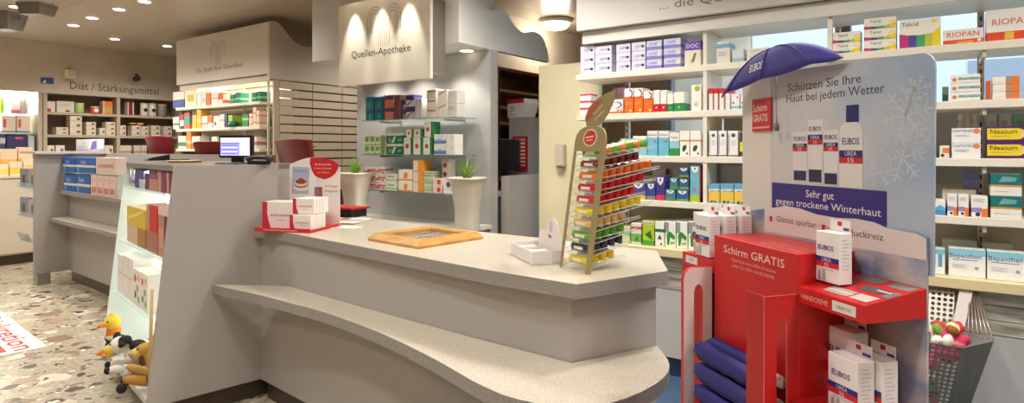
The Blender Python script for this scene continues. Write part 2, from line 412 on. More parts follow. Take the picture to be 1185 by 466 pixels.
# low backs and base
MB().box(-1.88, 1.3, 4.165, 4.185, 0.6, 1.30, M((196, 190, 178), 0.5)).build('back_panel', sh)
MB().box(-1.19, -0.53, 4.165, 4.185, 1.31, 1.74, M((190, 182, 168), 0.5)).build('back_panel', sh)
slat = noisy('marbled_slatwall', [(0.3, (128, 124, 108)), (0.5, (180, 176, 160)), (0.68, (206, 202, 188))], 5.0, 0.45, 6.0, stretch=(1.0, 1, 7))
for k in range(3):
    MB().box(-2.05, 1.3, 3.80, 3.835, 0.577 + k * 0.073, 0.577 + k * 0.073 + 0.069, slat).build('slat', sh)
MB().box(-2.05, 1.3, 3.836, 4.12, 0.128, 0.796, GREY_D).build('carcass', sh)
MB().box(-2.05, 1.3, 3.80, 3.834, 0.128, 0.572, M((190, 188, 186), 0.42)).build('base_panel', sh)
MB().box(-2.05, 1.3, 3.83, 4.12, 0.0, 0.127, M((40, 58, 84), 0.5)).build('plinth', sh)
# ================================================================== LEFT MEDICINE CABINET WITH PULL-OUT DRAWERS
dc = thing('drawer_cabinet', 'beige wall of wide shallow medicine drawers behind the red stool', 'drawer cabinet', (0, 0, 0))
YC = 3.8
DRW = M((206, 190, 166), 0.42)
MB().box(-6.5, -6.031, 4.17, 5.62, 0.0, 2.27, M((96, 76, 58), 0.6)).build('carcass', dc)
cols = [3.93, 4.36, 4.79, 5.22, 5.6]
for c in range(4):
    for r in range(13):
        z1 = 2.262 - r * 0.0985
        dr = MB().box(-6.03, -6.0, cols[c] + 0.004, cols[c + 1] - 0.004, z1 - 0.083, z1, DRW, 0.002).build('drawer', dc)
        MB().box(-6.0, -5.992, cols[c] + 0.02, cols[c + 1] - 0.02, z1 - 0.083, z1 - 0.077, M((176, 158, 134), 0.4)).build('pull', dr)
MB().box(-6.03, -6.0, 3.86, 3.925, 0.0, 2.265, M((190, 174, 150), 0.42)).build('end_post', dc)
lw = [(3.8, 2.275), (3.8, 2.905)]
for px, py in ((316, 24.2), (321, 25.5), (326, 30), (330, 35.5), (334, 41), (338, 45.5), (343, 50), (348, 52.5), (353, 54), (358, 54), (364, 53.3), (370, 53.5), (376, 57), (382, 63), (388, 71)):
    t, d = hit(px, (-6.0, 0), PI / 2); lw.append((t, zat(py, d)))
lw.append((6.2, lw[-1][1])); lw.append((6.2, 2.275))
ls = thing('medicine_shelving', 'lit shelving of medicines under a fascia with fountain emblem, behind the screen', 'shelving', (0, 0, 0))
MB().prism(lw, -6.04, -5.995, M((204, 192, 174), 0.42), 'x').build('side_fascia', ls)
mb = MB().box(-8.1, -6.041, 3.8, 3.84, 2.33, 2.905, M((218, 208, 190), 0.4), 0.002)
mb.text('Die Quelle Ihrer Gesundheit', (-7.58, 3.7985, 2.45), (1, 0, 0), (0, 0, 1), 0.058, M((112, 102, 90), 0.5), 'L', width=1.05); emblem(mb, -7.07, 3.7985, 2.72, 0.88, M((150, 138, 120), 0.4)); mb.build('fascia_panel', ls)
MB().box(-8.08, -6.041, 3.83, 4.14, 2.255, 2.325, M((216, 206, 188), 0.45), 0.003).build('cornice', ls)
for z in (2.034, 1.755, 1.50): MB().box(-8.12, -6.19, 3.80, 4.12, z - 0.035, z, SHELFW, 0.003).build('shelf', ls)
MB().box(-8.12, -6.1, 4.14, 4.16, 0.0, 2.25, M((186, 172, 150), 0.5)).build('back_panel', ls)
MB().box(-8.12, -6.1, 3.80, 4.13, 0.0, 0.9, M((190, 178, 158), 0.45)).build('base_cabinet', ls)
MB().box(-6.12, -6.1, 3.85, 3.87, 0.9, 2.25, UP).build('upright', ls)
MB().box(-7.02, -7.0, 4.10, 4.12, 0.9, 2.25, UP).build('upright', ls)
MB().box(-6.19, -6.08, 3.84, 4.12, 2.0, 2.006, glass((200, 220, 210), .05, .3)).build('glass_end_shelf', ls)
# ================================================================== LEFT WALL: DIET FOODS AND LIT COSMETICS
ws = thing('wall_shelf_unit', 'recessed brown shelf unit of diet foods in the far beige wall', 'shelf unit', (0, 0, 0))
WSB = M((150, 134, 116), 0.55); WSF = M((190, 174, 152), 0.5)
MB().box(-10.555, -10.53, 3.03, 6.7, 0.1, 2.283, WSB).build('back_panel', ws)
for y in (2.99, 3.91, 4.83, 5.75, 6.67): MB().box(-10.529, -10.2, y, y + 0.045, 0.0, 2.283, WSF).build('side_panel', ws)
for z in (2.022, 1.70, 1.38, 1.06, 0.74, 0.42, 0.1):
    for y in (2.99, 3.91, 4.83, 5.75):
        MB().box(-10.529, -10.205, y + 0.0455, y + 0.9195, z - 0.035, z, WSF).build('shelf', ws)
mb = MB(); t0, d0 = hit(81, (-10.2, 0), PI / 2); t1, d1 = hit(183.5, (-10.2, 0), PI / 2)
ld = mb.text('Diät / Stärkungsmittel', (-10.196, t0, 2.365), (0, 1, 0), (0, 0, 1), 0.115, M((96, 84, 74), 0.5), 'L', width=t1 - t0).build('wall_lettering')
tag(ld, 'dark raised lettering on the beige bulkhead above the diet food shelves', 'lettering')
lc = thing('cosmetics_showcase', 'brightly lit white wall showcase at the far end of the shop', 'showcase', (0, 0, 0))
MB().box(-10.555, -10.53, 1.5, 2.98, 0.0, 2.283, M((246, 246, 240), 0.5)).build('back_panel', lc)
for y in (1.5, 2.93): MB().box(-10.529, -10.2, y, y + 0.05, 0, 2.283, WSF if y > 2 else PALE).build('side_panel', lc)
GS = glass((214, 232, 226), 0.04, 0.35)
for z in (1.98, 1.72, 1.44): MB().box(-10.528, -10.22, 1.552, 2.928, z - 0.01, z, GS).build('glass_shelf', lc)
MB().box(-10.528, -10.21, 1.552, 2.928, 2.24, 2.283, glow((255, 252, 240), 3.0)).build('light_strip', lc)
bc = thing('base_cabinet', 'cream base cabinet with drawers under the lit showcase', 'cabinet', (0, 0, 0))
MB().box(-10.2, -9.72, 1.2, 2.98, 0.13, 1.12, M((214, 200, 178), 0.45)).build('body', bc)
MB().box(-10.2, -9.69, 1.2, 2.99, 1.121, 1.15, M((222, 212, 192), 0.4)).build('top', bc)
for k in range(2):
    d = MB().box(-9.719, -9.70, 1.21 + k * .88, 2.07 + k * .88, 0.15, 1.11, M((216, 203, 182), 0.42), .002).build('door', bc)
    MB().tube([(-9.695, 1.98 + k * .80 - .1, 1.03), (-9.675, 1.98 + k * .80 - .1, 1.03), (-9.675, 2.10 + k * .80 - .1, 1.03), (-9.695, 2.10 + k * .80 - .1, 1.03)], 0.008, STEEL).build('handle', d)
MB().box(-10.2, -9.78, 1.2, 2.98, 0.0, 0.129, KICK).build('plinth', bc)
# small fittings on the far wall
t0, d0 = hit(79, (-10.2, 0), PI / 2)
sp = thing('wall_speaker', 'small cream loudspeaker on the far beige bulkhead', 'loudspeaker', (-10.199, t0, zat(86, d0)))
MB().box(0, 0.09, -0.055, 0.055, -0.06, 0.06, M((228, 214, 176), 0.5), 0.006).build('housing', sp)
MB().box(0.0905, 0.093, -0.04, 0.04, -0.045, 0.045, M((206, 192, 154), 0.7)).build('grille', sp)
t0, d0 = hit(157, (-10.2, 0), PI / 2)
cm = thing('security_camera', 'dark security camera on the far beige bulkhead', 'camera', (-10.199, t0, zat(90, d0)))
MB().lathe([(0.03, 0.05), (0.03, 0.07)], STEEL, 12).build('wall_plate', cm)
MB().tube([(0, 0, 0.06), (0.06, 0, 0.04), (0.07, 0, 0)], 0.012, BLACK).build('arm', cm)
MB().tube([(0.02, 0.02, -0.01), (0.14, -0.06, -0.03)], 0.04, M((60, 54, 48), .4), 12).build('camera_body', cm)
t0, d0 = hit(54.5, (-10.2, 0), PI / 2)
st = MB(); z = zat(93.5, d0); st.box(-10.199, -10.195, t0 - .075, t0 + .075, z - .04, z + .045, M((52, 84, 138), .4))
st.poly([(-10.1945, t0 - .06, z - .03), (-10.1945, t0 - .01, z - .03), (-10.1945, t0 - .02, z + .02)], M((236, 236, 236)))
tag(st.build('wall_sticker'), 'small blue sticker on the bulkhead corner beside the showcase', 'sticker')
# ================================================================== MAIN COUNTER
GA = math.radians(-10.5); GO = (-3.405, 1.50)
def G(x, y): return (GO[0] + x * math.cos(GA) - y * math.sin(GA), GO[1] + x * math.sin(GA) + y * math.cos(GA))
pf = [G(.002, .545), (-2.96, 2.002), (-2.568, 1.966), (-2.05, 1.925), (-1.581, 1.895), (-1.074, 1.875)]
ct = thing('service_counter', 'long grey sales counter with an angled end', 'counter', (0, 0, 0))
MB().prism(pf + [(-0.898, 2.232), (-1.06, 2.55), G(.002, 1.17)], 0.121, 0.976, GREY, 'z').build('front_panel', ct)
mb = MB(); mb.prism([G(.004, .585)] + [(x, y + 0.035) for x, y in pf[1:]] + [(-0.96, 2.232), (-1.1, 2.5), G(.004, 1.1)], 0.0, 0.12, KICK, 'z'); mb.build('kick_plate', ct)
top = [G(.003, .50)] + [flat(*p, 1.03) for p in ((332.8, 269.1), (376, 277.3), (420, 285.6), (490, 298.6), (560, 311.5), (615, 320.5), (667.6, 328.8), (773, 313.3), (760, 290))]
top += [(-1.7, 2.645), (-2.147, 2.65), G(.003, 1.26)]
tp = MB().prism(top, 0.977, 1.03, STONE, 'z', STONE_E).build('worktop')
tag(tp, 'speckled beige stone worktop on the long sales counter', 'worktop')
bmod = tp.modifiers.new('edge', 'BEVEL'); bmod.width = 0.003; bmod.limit_method = 'ANGLE'
le = [G(.003, .272)] + [flat(*p, 0.73) for p in ((262, 333), (284, 337.5), (310, 343.5), (339.6, 351.4), (360, 356.5), (380, 362.5), (410, 373), (440, 384.8), (468, 397.5), (493, 410), (512, 420), (529, 430), (547, 440.5), (560, 446.8), (580.5, 456), (600.7, 462), (625, 467), (650, 469.6), (680, 469.4), (706, 466), (726, 460), (744.5, 451.9), (760.6, 442.8), (768, 436.5), (772.8, 430.6), (774.8, 422.5), (773, 416), (768.7, 410.4), (761, 400.5))]
back = [(-0.893, 2.228), (-1.069, 1.871)] + [(x, y - 0.003) for x, y in pf[::-1][1:-1]]
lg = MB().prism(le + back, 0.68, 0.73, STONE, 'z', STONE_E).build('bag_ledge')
tag(lg, 'wavy speckled stone bag ledge along the front of the sales counter', 'ledge')
bmod = lg.modifiers.new('edge', 'BEVEL'); bmod.width = 0.003; bmod.limit_method = 'ANGLE'
# ================================================================== GONDOLA BETWEEN THE COUNTERS
gd = thing('display_gondola', 'grey sloping display unit with lit glass shelves beside the sales counter', 'display unit', (*GO, 0), GA)
MB().prism([(-0.05, 0.12), (0.655, 0.12), (0.655, 1.405), (0.085, 1.405)], -0.035, 0.0, GREY, 'x').build('end_panel', gd)
MB().box(-1.2, -0.036, 0.36, 0.82, 0.121, 1.374, GREY).build('carcass', gd)
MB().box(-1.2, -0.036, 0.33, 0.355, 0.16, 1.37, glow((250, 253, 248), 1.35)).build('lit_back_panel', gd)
MB().prism([(-0.05, 0.121), (0.32, 0.121), (0.32, 1.37), (0.085, 1.37)], -1.2, -1.19, glass((234, 242, 238), 0.15, 0.7), 'x').build('glass_side', gd)
MB().box(-1.2, -0.036, 0.09, 0.82, 1.375, 1.405, M((120, 114, 108), 0.3)).build('top_board', gd)
MB().box(-1.185, -0.036, -0.045, 0.325, 0.121, 0.155, M((206, 200, 190), 0.4)).build('bottom_shelf', gd)
for z, y0 in ((1.24, 0.085), (0.885, 0.045), (0.55, 0.0)):
    MB().box(-1.185, -0.036, y0, 0.325, z - 0.01, z, GS).build('glass_shelf', gd)
MB().box(-1.15, -0.04, 0.29, 0.325, 1.36, 1.374, glow((240, 255, 246), 2.0)).build('light_strip', gd)
MB().box(-1.17, -0.06, 0.06, 0.8, 0.0, 0.12, KICK).build('plinth', gd)
# ================================================================== FAR COUNTER
c2 = thing('service_counter', 'second grey sales counter with a raised screen, near the far wall', 'counter', (0, 0, 0))
def fy(x): return 2.60 - 0.05 * (x + 8.1)
MB().prism([(-8.06, fy(-8.06)), (-4.6, fy(-4.6)), (-4.6, 2.9), (-8.06, 2.95)], 0.121, 0.989, GREY, 'z').build('front_panel', c2)
MB().prism([(-8.06, fy(-8.06) + .03), (-4.6, fy(-4.6) + .03), (-4.6, 2.85), (-8.06, 2.9)], 0.0, 0.12, KICK, 'z').build('kick_plate', c2)
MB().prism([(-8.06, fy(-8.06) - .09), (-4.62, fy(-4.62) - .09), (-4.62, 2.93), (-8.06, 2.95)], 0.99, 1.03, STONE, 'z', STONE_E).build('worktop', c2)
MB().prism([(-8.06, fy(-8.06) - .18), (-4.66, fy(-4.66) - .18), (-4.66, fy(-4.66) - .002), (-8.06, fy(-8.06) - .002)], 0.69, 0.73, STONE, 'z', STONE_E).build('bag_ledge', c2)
MB().box(-8.06, -4.62, 2.955, 2.985, 0.9, 1.445, GREY).build('screen_panel', c2)
MB().box(-8.13, -8.062, 2.29, 3.0, 0.12, 1.44, GREY).build('end_panel', c2)
MB().box(-8.5, -8.0, 2.27, 3.0, 1.445, 1.47, M((200, 194, 184), .4)).build('end_shelf', c2)
MB().box(-8.16, -8.03, 2.3, 2.42, 0.0, 0.118, STEEL).build('foot', c2)
lh = []
for z, k in ((1.05, 'upper'), (0.72, 'lower')):
    t = thing('leaflet_holder', f'{k} clear leaflet holder on the outer side of the far counter', 'leaflet holder', (-8.135, 2.36, z), 0, 'leaflet holders on the far counter')
    MB().box(-0.62, -0.005, -0.04, 0.06, 0, 0.012, GS).build('tray', t)
    MB().box(-0.62, -0.005, -0.045, -0.041, 0, 0.06, GS).build('front_lip', t)
    MB().box(-0.58, -0.32, -0.03, 0.02, 0.0125, 0.22, M((150, 152, 166), .5)).box(-.5, -.4, -.0306, -.03, .03, .15, M((92, 80, 84))).build('leaflets', t)
    MB().box(-0.30, -0.03, -0.03, 0.02, 0.0125, 0.21, M((190, 180, 182), .5)).box(-.2, -.12, -.0306, -.03, .04, .15, M((110, 96, 110))).build('leaflets', t)
t = thing('clear_tray', 'clear scooped tray low on the outer side of the far counter', 'tray', (-8.135, 2.36, 0.46))
MB().prism([(-0.08, 0.0), (0.05, 0.0), (0.05, 0.14), (0.044, 0.14), (0.044, 0.012), (-0.074, 0.012), (-0.11, 0.1), (-0.116, 0.1)], -0.36, -0.005, glass((190, 200, 200), .1, .5), 'x').build('scoop', t)
# ================================================================== CARTONS ON THE TALL SHELVING
R1, R2, R3, R4, R5 = [Shelf((0, YF), 0, z, .012, zm) for z, zm in zip(ZS, (2.24, 1.985, 1.695, 1.405, 1.11))]
TEAL, ORNG, RED, GRN, NAVY, PURP, YEL, SKY = (28, 130, 132), (240, 112, 34), (206, 38, 44), (44, 142, 78), (40, 44, 120), (98, 60, 140), (242, 214, 50), (120, 196, 218)
# --- top shelf
d_lil = D(base=(226, 224, 238), bands=[(0, 0, 1, .16, (206, 202, 230))], text=[('curé', .5, .42, .34, (72, 58, 124))], discs=[(.82, .5, .16, (60, 50, 110))], lines=[(.12, .30, .6, 2, (196, 170, 200))])
d_lil2 = D(base=(212, 212, 240), bands=[(0, 0, 1, .35, (134, 134, 204))], text=[('curél', .42, .5, .32, (84, 84, 168))], polys=[(((.72, .3), (.95, .3), (.95, .8), (.8, .7)), (232, 228, 200))])
for i, (a, b, yt, ds) in enumerate(((671.5, 688, 53, d_lil), (688.5, 708, 52.5, d_lil), (713, 729.5, 50.5, d_lil), (731, 747, 48.5, d_lil), (748, 766, 46.5, d_lil2), (768, 788, 44, d_lil2))):
    R1.item(a, b, yt, ds, 'lilac and white carton, {} of pile ' + f'{ORD[i]} from the cornice end on the top shelf', 'lilac cartons on the top shelf', 3, .14)
R1.item(792, 811, 47, D(base=(238, 226, 208), bands=[(0, .62, 1, 1, (112, 84, 170))], text=[('DOC', .5, .72, .16, WHITE)], polys=[(((.4, .1), (.6, .15), (.75, .5), (.6, .5)), (120, 124, 70))]), 'white carton with purple upper part beside the shelf divider on the top shelf')
R1.item(829, 845, 48, D(base=(232, 226, 214), bands=[(0, .7, 1, .9, (130, 176, 200))], lines=[(.15, .5, .8, 4, (150, 160, 170))]), 'tall white carton with pale blue stripe right of the shelf divider')
R1.item(847, 861, 57, D(base=(214, 222, 226), bands=[(0, 0, 1, .3, (160, 190, 204))]), 'low pale blue carton beside the tall blue striped one on the top shelf')
R1.item(864, 889, 55, D(base=(238, 234, 226), lines=[(.1, .6, .7, 3, (160, 150, 150))]), '{} white carton of the pile behind the umbrella canopy', None, 2)
tal = dict(base=(246, 242, 224), text=[('Talcid', .36, .56, .26, (84, 84, 96))])
def rainbow(y): return [(0, 0, .22, y, (196, 50, 120)), (.22, 0, .42, y, (86, 70, 156)), (.42, 0, .62, y, (70, 164, 104)), (.62, 0, .8, y, (190, 200, 70)), (.8, 0, 1, y * 1.7, (244, 214, 46))]
tcur = [(((0, .3), (.15, .24), (.4, .2), (.7, .24), (1, .5), (1, .62), (.6, .36), (.25, .36), (0, .48)), (246, 242, 224))]
d_tal = D(bands=rainbow(.38), polys=tcur, discs=[(.12, .16, .1, (230, 60, 80))], **tal)
R1.item(963.5, 996, 36.5, d_tal, '{} small rainbow banded antacid carton of the pile beside the narrow shelf post', 'small rainbow antacid cartons', 2, .1)
R1.item(999.5, 1037.5, 20, d_tal, '{} small rainbow banded antacid carton of the taller pile', 'small rainbow antacid cartons', 3, .1)
R1.item(1040.5, 1089, 21.5, D(bands=rainbow(.55), polys=[(((0, .5), (.2, .44), (.5, .42), (.8, .46), (1, .66), (1, .98), (.6, .6), (.2, .6), (0, .66)), (246, 242, 224))], base=(246, 242, 224), text=[('Talcid', .26, .76, .15, (84, 84, 96))]), 'large rainbow banded antacid carton beside the pile of three small ones')
rio = D(base=(246, 240, 232), bands=[(0, 0, 1, .28, (232, 92, 36)), (.35, .02, .75, .16, (244, 170, 60))], text=[('RIOPAN', .5, .46, .36, (216, 106, 52))], discs=[(.9, .16, .1, WHITE)])
R1.item(1091, 1138.5, 33, rio, 'low white and orange carton lettered in orange, beside the rainbow carton', None, 1, .1)
R1.item(1141, 1196, 9.5, D(base=(246, 240, 232), bands=[(0, 0, 1, .27, (226, 76, 40)), (.4, .02, .6, .25, (244, 186, 70))], text=[('RIOPAN', .55, .50, .2, (216, 106, 52))], discs=[(.9, .13, .05, WHITE)]), 'tall white and orange carton lettered in orange at the cropped shelf end')
# --- second shelf
R2.item(671, 684, 108, D(base=(240, 232, 232), bands=[(0, .7, 1, .95, (206, 60, 100))]), '{} white carton with pink edge behind the candy stand leaf', 'pink edged cartons behind the candy stand', 3, .1)
R2.item(709, 722, 101, D(base=(196, 160, 176), lines=[(.1, .8, .9, 4, (170, 130, 150))]), 'mauve carton standing behind the white one with the dark arc', None, 1, .08, back=.16)
arc = [(((.45, .80), (.70, .84), (.9, .74), (.95, .56), (.80, .40), (.55, .34), (.55, .39), (.76, .46), (.86, .58), (.82, .70), (.66, .77)), (50, 52, 84))]
R2.item(702, 721, 115, D(base=(246, 240, 236), bands=[(0, 0, 1, .14, (238, 112, 50))], polys=arc, discs=[(.7, .2, .12, (240, 150, 110)), (.9, .2, .1, (240, 150, 110))], text=[('aktiv', .35, .52, .13, (150, 140, 150))]), 'white carton with dark arc at the candy stand end of the second shelf')
d_or = D(base=(240, 112, 34), bands=[(0, .66, 1, 1, (246, 238, 230))], polys=[(((.4, .93), (.7, .95), (.9, .86), (.93, .72), (.8, .62), (.55, .58), (.55, .61), (.72, .66), (.82, .74), (.79, .84), (.64, .90)), (50, 52, 84))], lines=[(.15, .4, .8, 2, (250, 180, 130))], discs=[(.7, .1, .12, (250, 210, 180))])
for i, (a, b, yt) in enumerate(((722.5, 733, 102), (733.5, 744, 101.5), (744.5, 755.5, 105))):
    R2.item(a, b, yt, d_or, f'orange carton with white top and dark arc, {ORD[i]} from the candy stand', 'orange cartons on the second shelf')
for i, (a, b) in enumerate(((756, 763.5), (764, 771.5))):
    R2.item(a, b, 104, D(base=(244, 236, 230), bands=[(0, 0, 1, .36, RED)], discs=[(.5, .2, .16, (240, 200, 200))]), f'white carton with red foot, {("nearer", "further")[i]} from the three orange cartons'.replace('nearer from', 'next to').replace('further from', 'second from'), 'red footed cartons')
for i, (a, b, yt) in enumerate(((772, 779, 108), (779.5, 792, 106))):
    R2.item(a, b, yt, D(base=(240, 238, 228), bands=[(0, 0, 1, .42, GRN)], discs=[(.5, .2, .12, (150, 200, 160))]), ('narrow', 'wide')[i] + ' white carton with green foot on the second shelf', 'green footed cartons')
R2.item(800, 811.5, 98, D(base=(244, 242, 232), discs=[(.6, .86, .3, (150, 196, 60))], lines=[(.3, .3, .7, 3, (120, 120, 120))]), 'slim white carton with lime leaf mark beside the shelf divider')
d_rw = D(base=(242, 234, 228), bands=[(0, .76, 1, 1, (208, 48, 56)), (0, 0, .18, .76, (176, 120, 110))])
for i, (a, b) in enumerate(((819.5, 825), (825.3, 831), (831.3, 838), (838.3, 845))):
    R2.item(a, b, 102, d_rw, f'narrow white carton with red top, {ORD[i]} right of the shelf divider', 'red topped cartons')
for i, (a, b) in enumerate(((846, 856), (856.5, 867))):
    R2.item(a, b, 108, D(base=(240, 238, 236), bands=[(0, .04, 1, .2, (126, 196, 204))], discs=[(.25, .4, .14, (200, 60, 80)), (.75, .75, .12, (200, 60, 80))]), f'white carton with turquoise foot, {("nearer", "further")[i]} one behind the umbrella tip', 'turquoise footed cartons')
d_tube = D(base=(246, 240, 230), bands=[(.24, .3, 1, .72, (224, 236, 232)), (.26, .36, .98, .62, (60, 132, 128))], text=[('CANESTEN', .62, .4, .26, (226, 240, 238))], discs=[(.12, .4, .22, (220, 120, 100))])
R2.item(1100, 1135, 85.5, d_tube, '{} long white carton with teal print beside the slotted upright', 'teal printed long cartons', 3, .08)
R2.item(1148, 1180, 88, D(base=(246, 240, 228), bands=[(.5, 0, 1, 1, (240, 124, 40)), (.5, .3, .76, .8, (150, 160, 150))], lines=[(.06, .3, .4, 1, (230, 170, 120))]), '{} white carton with orange end in the pile at the shelf end', 'orange ended cartons', 3, .08)
R2.item(1141, 1147, 93, D(base=(214, 96, 36)), 'small orange carton squeezed between slotted upright and orange ended pile', None, 1, .06)
R2.item(1090, 1098, 100, D(base=(64, 76, 74), bands=[(0, .5, 1, 1, (120, 140, 120))]), 'dark green carton beside the poster board edge on the second shelf', None, 1, .1, back=.1)
# --- third shelf
R3.item(718, 731, 160, D(base=(140, 192, 212), bands=[(0, .55, 1, .95, (240, 240, 236))], text=[('NASAL', .5, .66, .16, (90, 110, 140))]), 'pale blue carton half hidden behind the candy trays')
R3.item(732.5, 748.5, 157, D(base=(146, 202, 218), bands=[(0, .66, 1, 1, (238, 236, 230))], text=[('Meditonsin', .5, .75, .13, (90, 80, 90))], polys=[(((.2, .2), (.6, .35), (.65, .45), (.1, .3)), (206, 224, 220))]), 'pale blue carton with white top, shorter than its two neighbours')
d_sky = D(base=(112, 190, 216), bands=[(0, .72, 1, 1, (238, 236, 232))], text=[('Meditonsin', .5, .80, .09, (100, 84, 100))], discs=[(.75, .58, .12, (190, 90, 110))], lines=[(.2, .4, .7, 2, (150, 210, 228))])
for i, (a, b) in enumerate(((749, 761), (761.5, 774))): R3.item(a, b, 151, d_sky, f'bright sky blue carton with white top, {("one beside the short blue carton", "one beside the blue and green carton")[i]}', 'sky blue cartons')
R3.item(774.5, 786, 153, D(base=(150, 206, 220), bands=[(0, .64, 1, 1, (240, 238, 232)), (0, 0, 1, .32, (60, 150, 80))], text=[('Medit', .5, .74, .1, (90, 80, 90))]), 'blue carton with green foot and white top on the third shelf')
d_pl = D(base=(246, 242, 234), bands=[(0, .58, 1, .64, (236, 140, 90))], polys=[(((.28, .18), (.55, .2), (.72, .34), (.66, .44), (.4, .42), (.26, .32)), (54, 96, 54))], discs=[(.76, .1, .1, (60, 60, 60))])
for i, (a, b) in enumerate(((786.5, 798), (798.5, 811))): R3.item(a, b, 151, d_pl, f'white carton with dark green plant picture, {("nearer the green footed one", "nearer the shelf divider")[i]}', 'plant picture cartons')
d_out = D(base=(244, 242, 236), bands=[(0, 0, .06, 1, (96, 100, 96)), (.1, .1, .2, .86, (150, 152, 146)), (0, 0, 1, .05, (96, 100, 96))], discs=[(.58, .82, .2, (70, 90, 90))], lines=[(.36, .6, .84, 4, (190, 206, 196))])
for i, (a, b) in enumerate(((819.5, 830), (830.5, 841), (841.5, 854))): R3.item(a, b, 151, d_out, f'tall white carton with dark outline, {ORD[i]} right of the shelf divider', 'dark outlined cartons')
R3.item(856, 861, 153, D(base=(70, 70, 66), bands=[(0, .2, 1, .6, (232, 220, 60))]), 'thin dark carton with yellow band beside the outlined cartons')
R3.item(1087, 1099, 168, D(base=(236, 228, 216), bands=[(.3, .4, 1, .8, (232, 130, 70))], discs=[(.3, .2, .2, (70, 60, 60))]), 'small white and orange carton beside the poster board edge, third shelf')
d_cef = D(base=(244, 242, 238), discs=[(.86, .8, .18, (236, 140, 90))], lines=[(.1, .55, .6, 3, (180, 182, 190))], text=[('CONTAMED', .36, .74, .18, (110, 116, 140))])
R3.item(1101, 1135.5, 148, d_cef, '{} white carton with orange corner mark beside the slotted upright', 'orange corner cartons', 2, .1)
d_nex = D(base=(86, 40, 104), bands=[(.02, .16, .80, .86, (242, 214, 40))], discs=[(.80, .51, .35, (242, 214, 40))], text=[('Nexium', .44, .52, .30, (60, 44, 60))], lines=[(.12, .36, .6, 1, (150, 130, 40))], polys=[(((.9, .3), (.97, .35), (.94, .8), (.9, .5)), (230, 210, 220))], wrap=False)
R3.item(1141, 1188, 145.5, d_nex, '{} purple carton with yellow field at the shelf end', 'purple and yellow cartons', 2, .1)
bt = MB().lathe([(0.0155, 0), (0.017, 0.01), (0.017, 0.17), (0.009, 0.19), (0.009, 0.205), (0.013, 0.206), (0.013, 0.23), (0.011, 0.233)], M((226, 214, 200), .4), 14)
bt0 = bt.build('medicine_bottle')
for i, px in enumerate((1112, 1120.5, 1129)):
    O = (0, 4.02); t, d = hit(px, O, 0)
    o = bt0 if i == 0 else bt0.copy()
    if i: C.objects.link(o)
    o.location = (t, 4.02, ZS[2] + .0012)
    tag(o, f'pale capped bottle behind the orange corner cartons, {ORD[i]} from the poster board', 'bottle', 'pale bottles on the third shelf')
for i, (a, b, c) in enumerate(((1143, 1153, (220, 216, 206)), (1155, 1170, (206, 212, 200)), (1172, 1190, (130, 184, 156)))):
    R3.item(a, b, 131.5, D(base=c, discs=[(.5, .8, .3, tuple(int(v * .85) for v in c))]), ('cream', 'grey green', 'mint green')[i] + ' tall carton standing behind the purple and yellow pile', 'cartons behind the purple pile', 1, .08, back=.2)
# --- fourth shelf
shield = [(((.12, .93), (.88, .93), (.8, .74), (.5, .6), (.2, .74)), WHITE), (((.36, .88), (.64, .88), (.5, .70)), (60, 90, 80))]
def sh_d(c, f): return D(base=c, bands=[(0, 0, 1, .22, f)], polys=shield)
R4.item(730.5, 747, 210, sh_d((80, 76, 140), (240, 190, 70)), 'violet carton with white shield and golden foot behind the yellow candy')
R4.item(748, 758.5, 211, sh_d((58, 72, 150), (150, 140, 130)), 'blue carton with white shield beside the violet one')
R4.item(759, 769.5, 203, sh_d((64, 60, 140), (214, 60, 80)), 'taller indigo carton with white shield and red foot')
R4.item(770, 781.5, 219, sh_d((70, 130, 150), (96, 160, 70)), 'small teal carton with shield and green foot, front row of the fourth shelf', None, 1, .07)
R4.item(782.5, 797, 219.5, sh_d((58, 92, 160), (110, 170, 80)), 'small blue carton with shield and green foot, under another blue one', None, 1, .07)
z2 = ZS[3] + .077
R4.item(775, 784.5, 205.5, sh_d((66, 130, 140), (90, 160, 70)), 'small teal carton with shield on top of the teal pair', None, 1, .06, z=ZS[3] + .0785)
R4.item(785.5, 797, 206.5, sh_d((56, 96, 150), (110, 170, 80)), 'small blue carton with shield, middle one of the shield pile', None, 1, .06, z=ZS[3] + .0785)
R4.item(785.5, 797, 193.5, sh_d((50, 84, 120), (110, 150, 60)), 'small dark teal carton with shield on top of the shield pile', None, 1, .06, z=ZS[3] + .158)
R4.item(770, 775, 195, D(base=(140, 34, 54)), 'dark red carton standing behind the small shield cartons', None, 1, .06, back=.14)
R4.item(798.5, 811, 191.5, D(base=(116, 184, 204), bands=[(0, 0, 1, .2, (176, 206, 70)), (.9, 0, 1, 1, (150, 40, 60))], polys=[(((.1, .97), (.8, .97), (.72, .86), (.45, .80), (.18, .86)), WHITE), (((.34, .94), (.56, .94), (.45, .86)), (60, 90, 80))], lines=[(.2, .36, .6, 2, (220, 90, 110))]), 'tall light blue carton with shield and lime foot beside the divider')
d_by = D(base=(106, 170, 204), bands=[(0, .08, 1, .62, (240, 200, 84)), (0, 0, 1, .08, (120, 180, 206))], polys=[(((0, .6), (.3, .68), (.6, .64), (1, .7), (1, .76), (.5, .74), (0, .72)), (236, 236, 226))], discs=[(.3, .08, .12, (60, 110, 80)), (.6, .08, .1, (60, 110, 80))])
for i, (a, b) in enumerate(((819.5, 833), (833.5, 849), (849.5, 866))): R4.item(a, b, 212.5, d_by, f'blue carton with golden beach picture, {ORD[i]} right of the divider', 'golden beach cartons')
R4.item(834, 862, 191, D(base=(186, 176, 172), bands=[(0, 0, 1, .24, (60, 64, 80)), (0, .24, 1, .42, (226, 220, 214))]), 'grey carton with wavy white edge behind the golden beach cartons', None, 1, .06, back=.2)
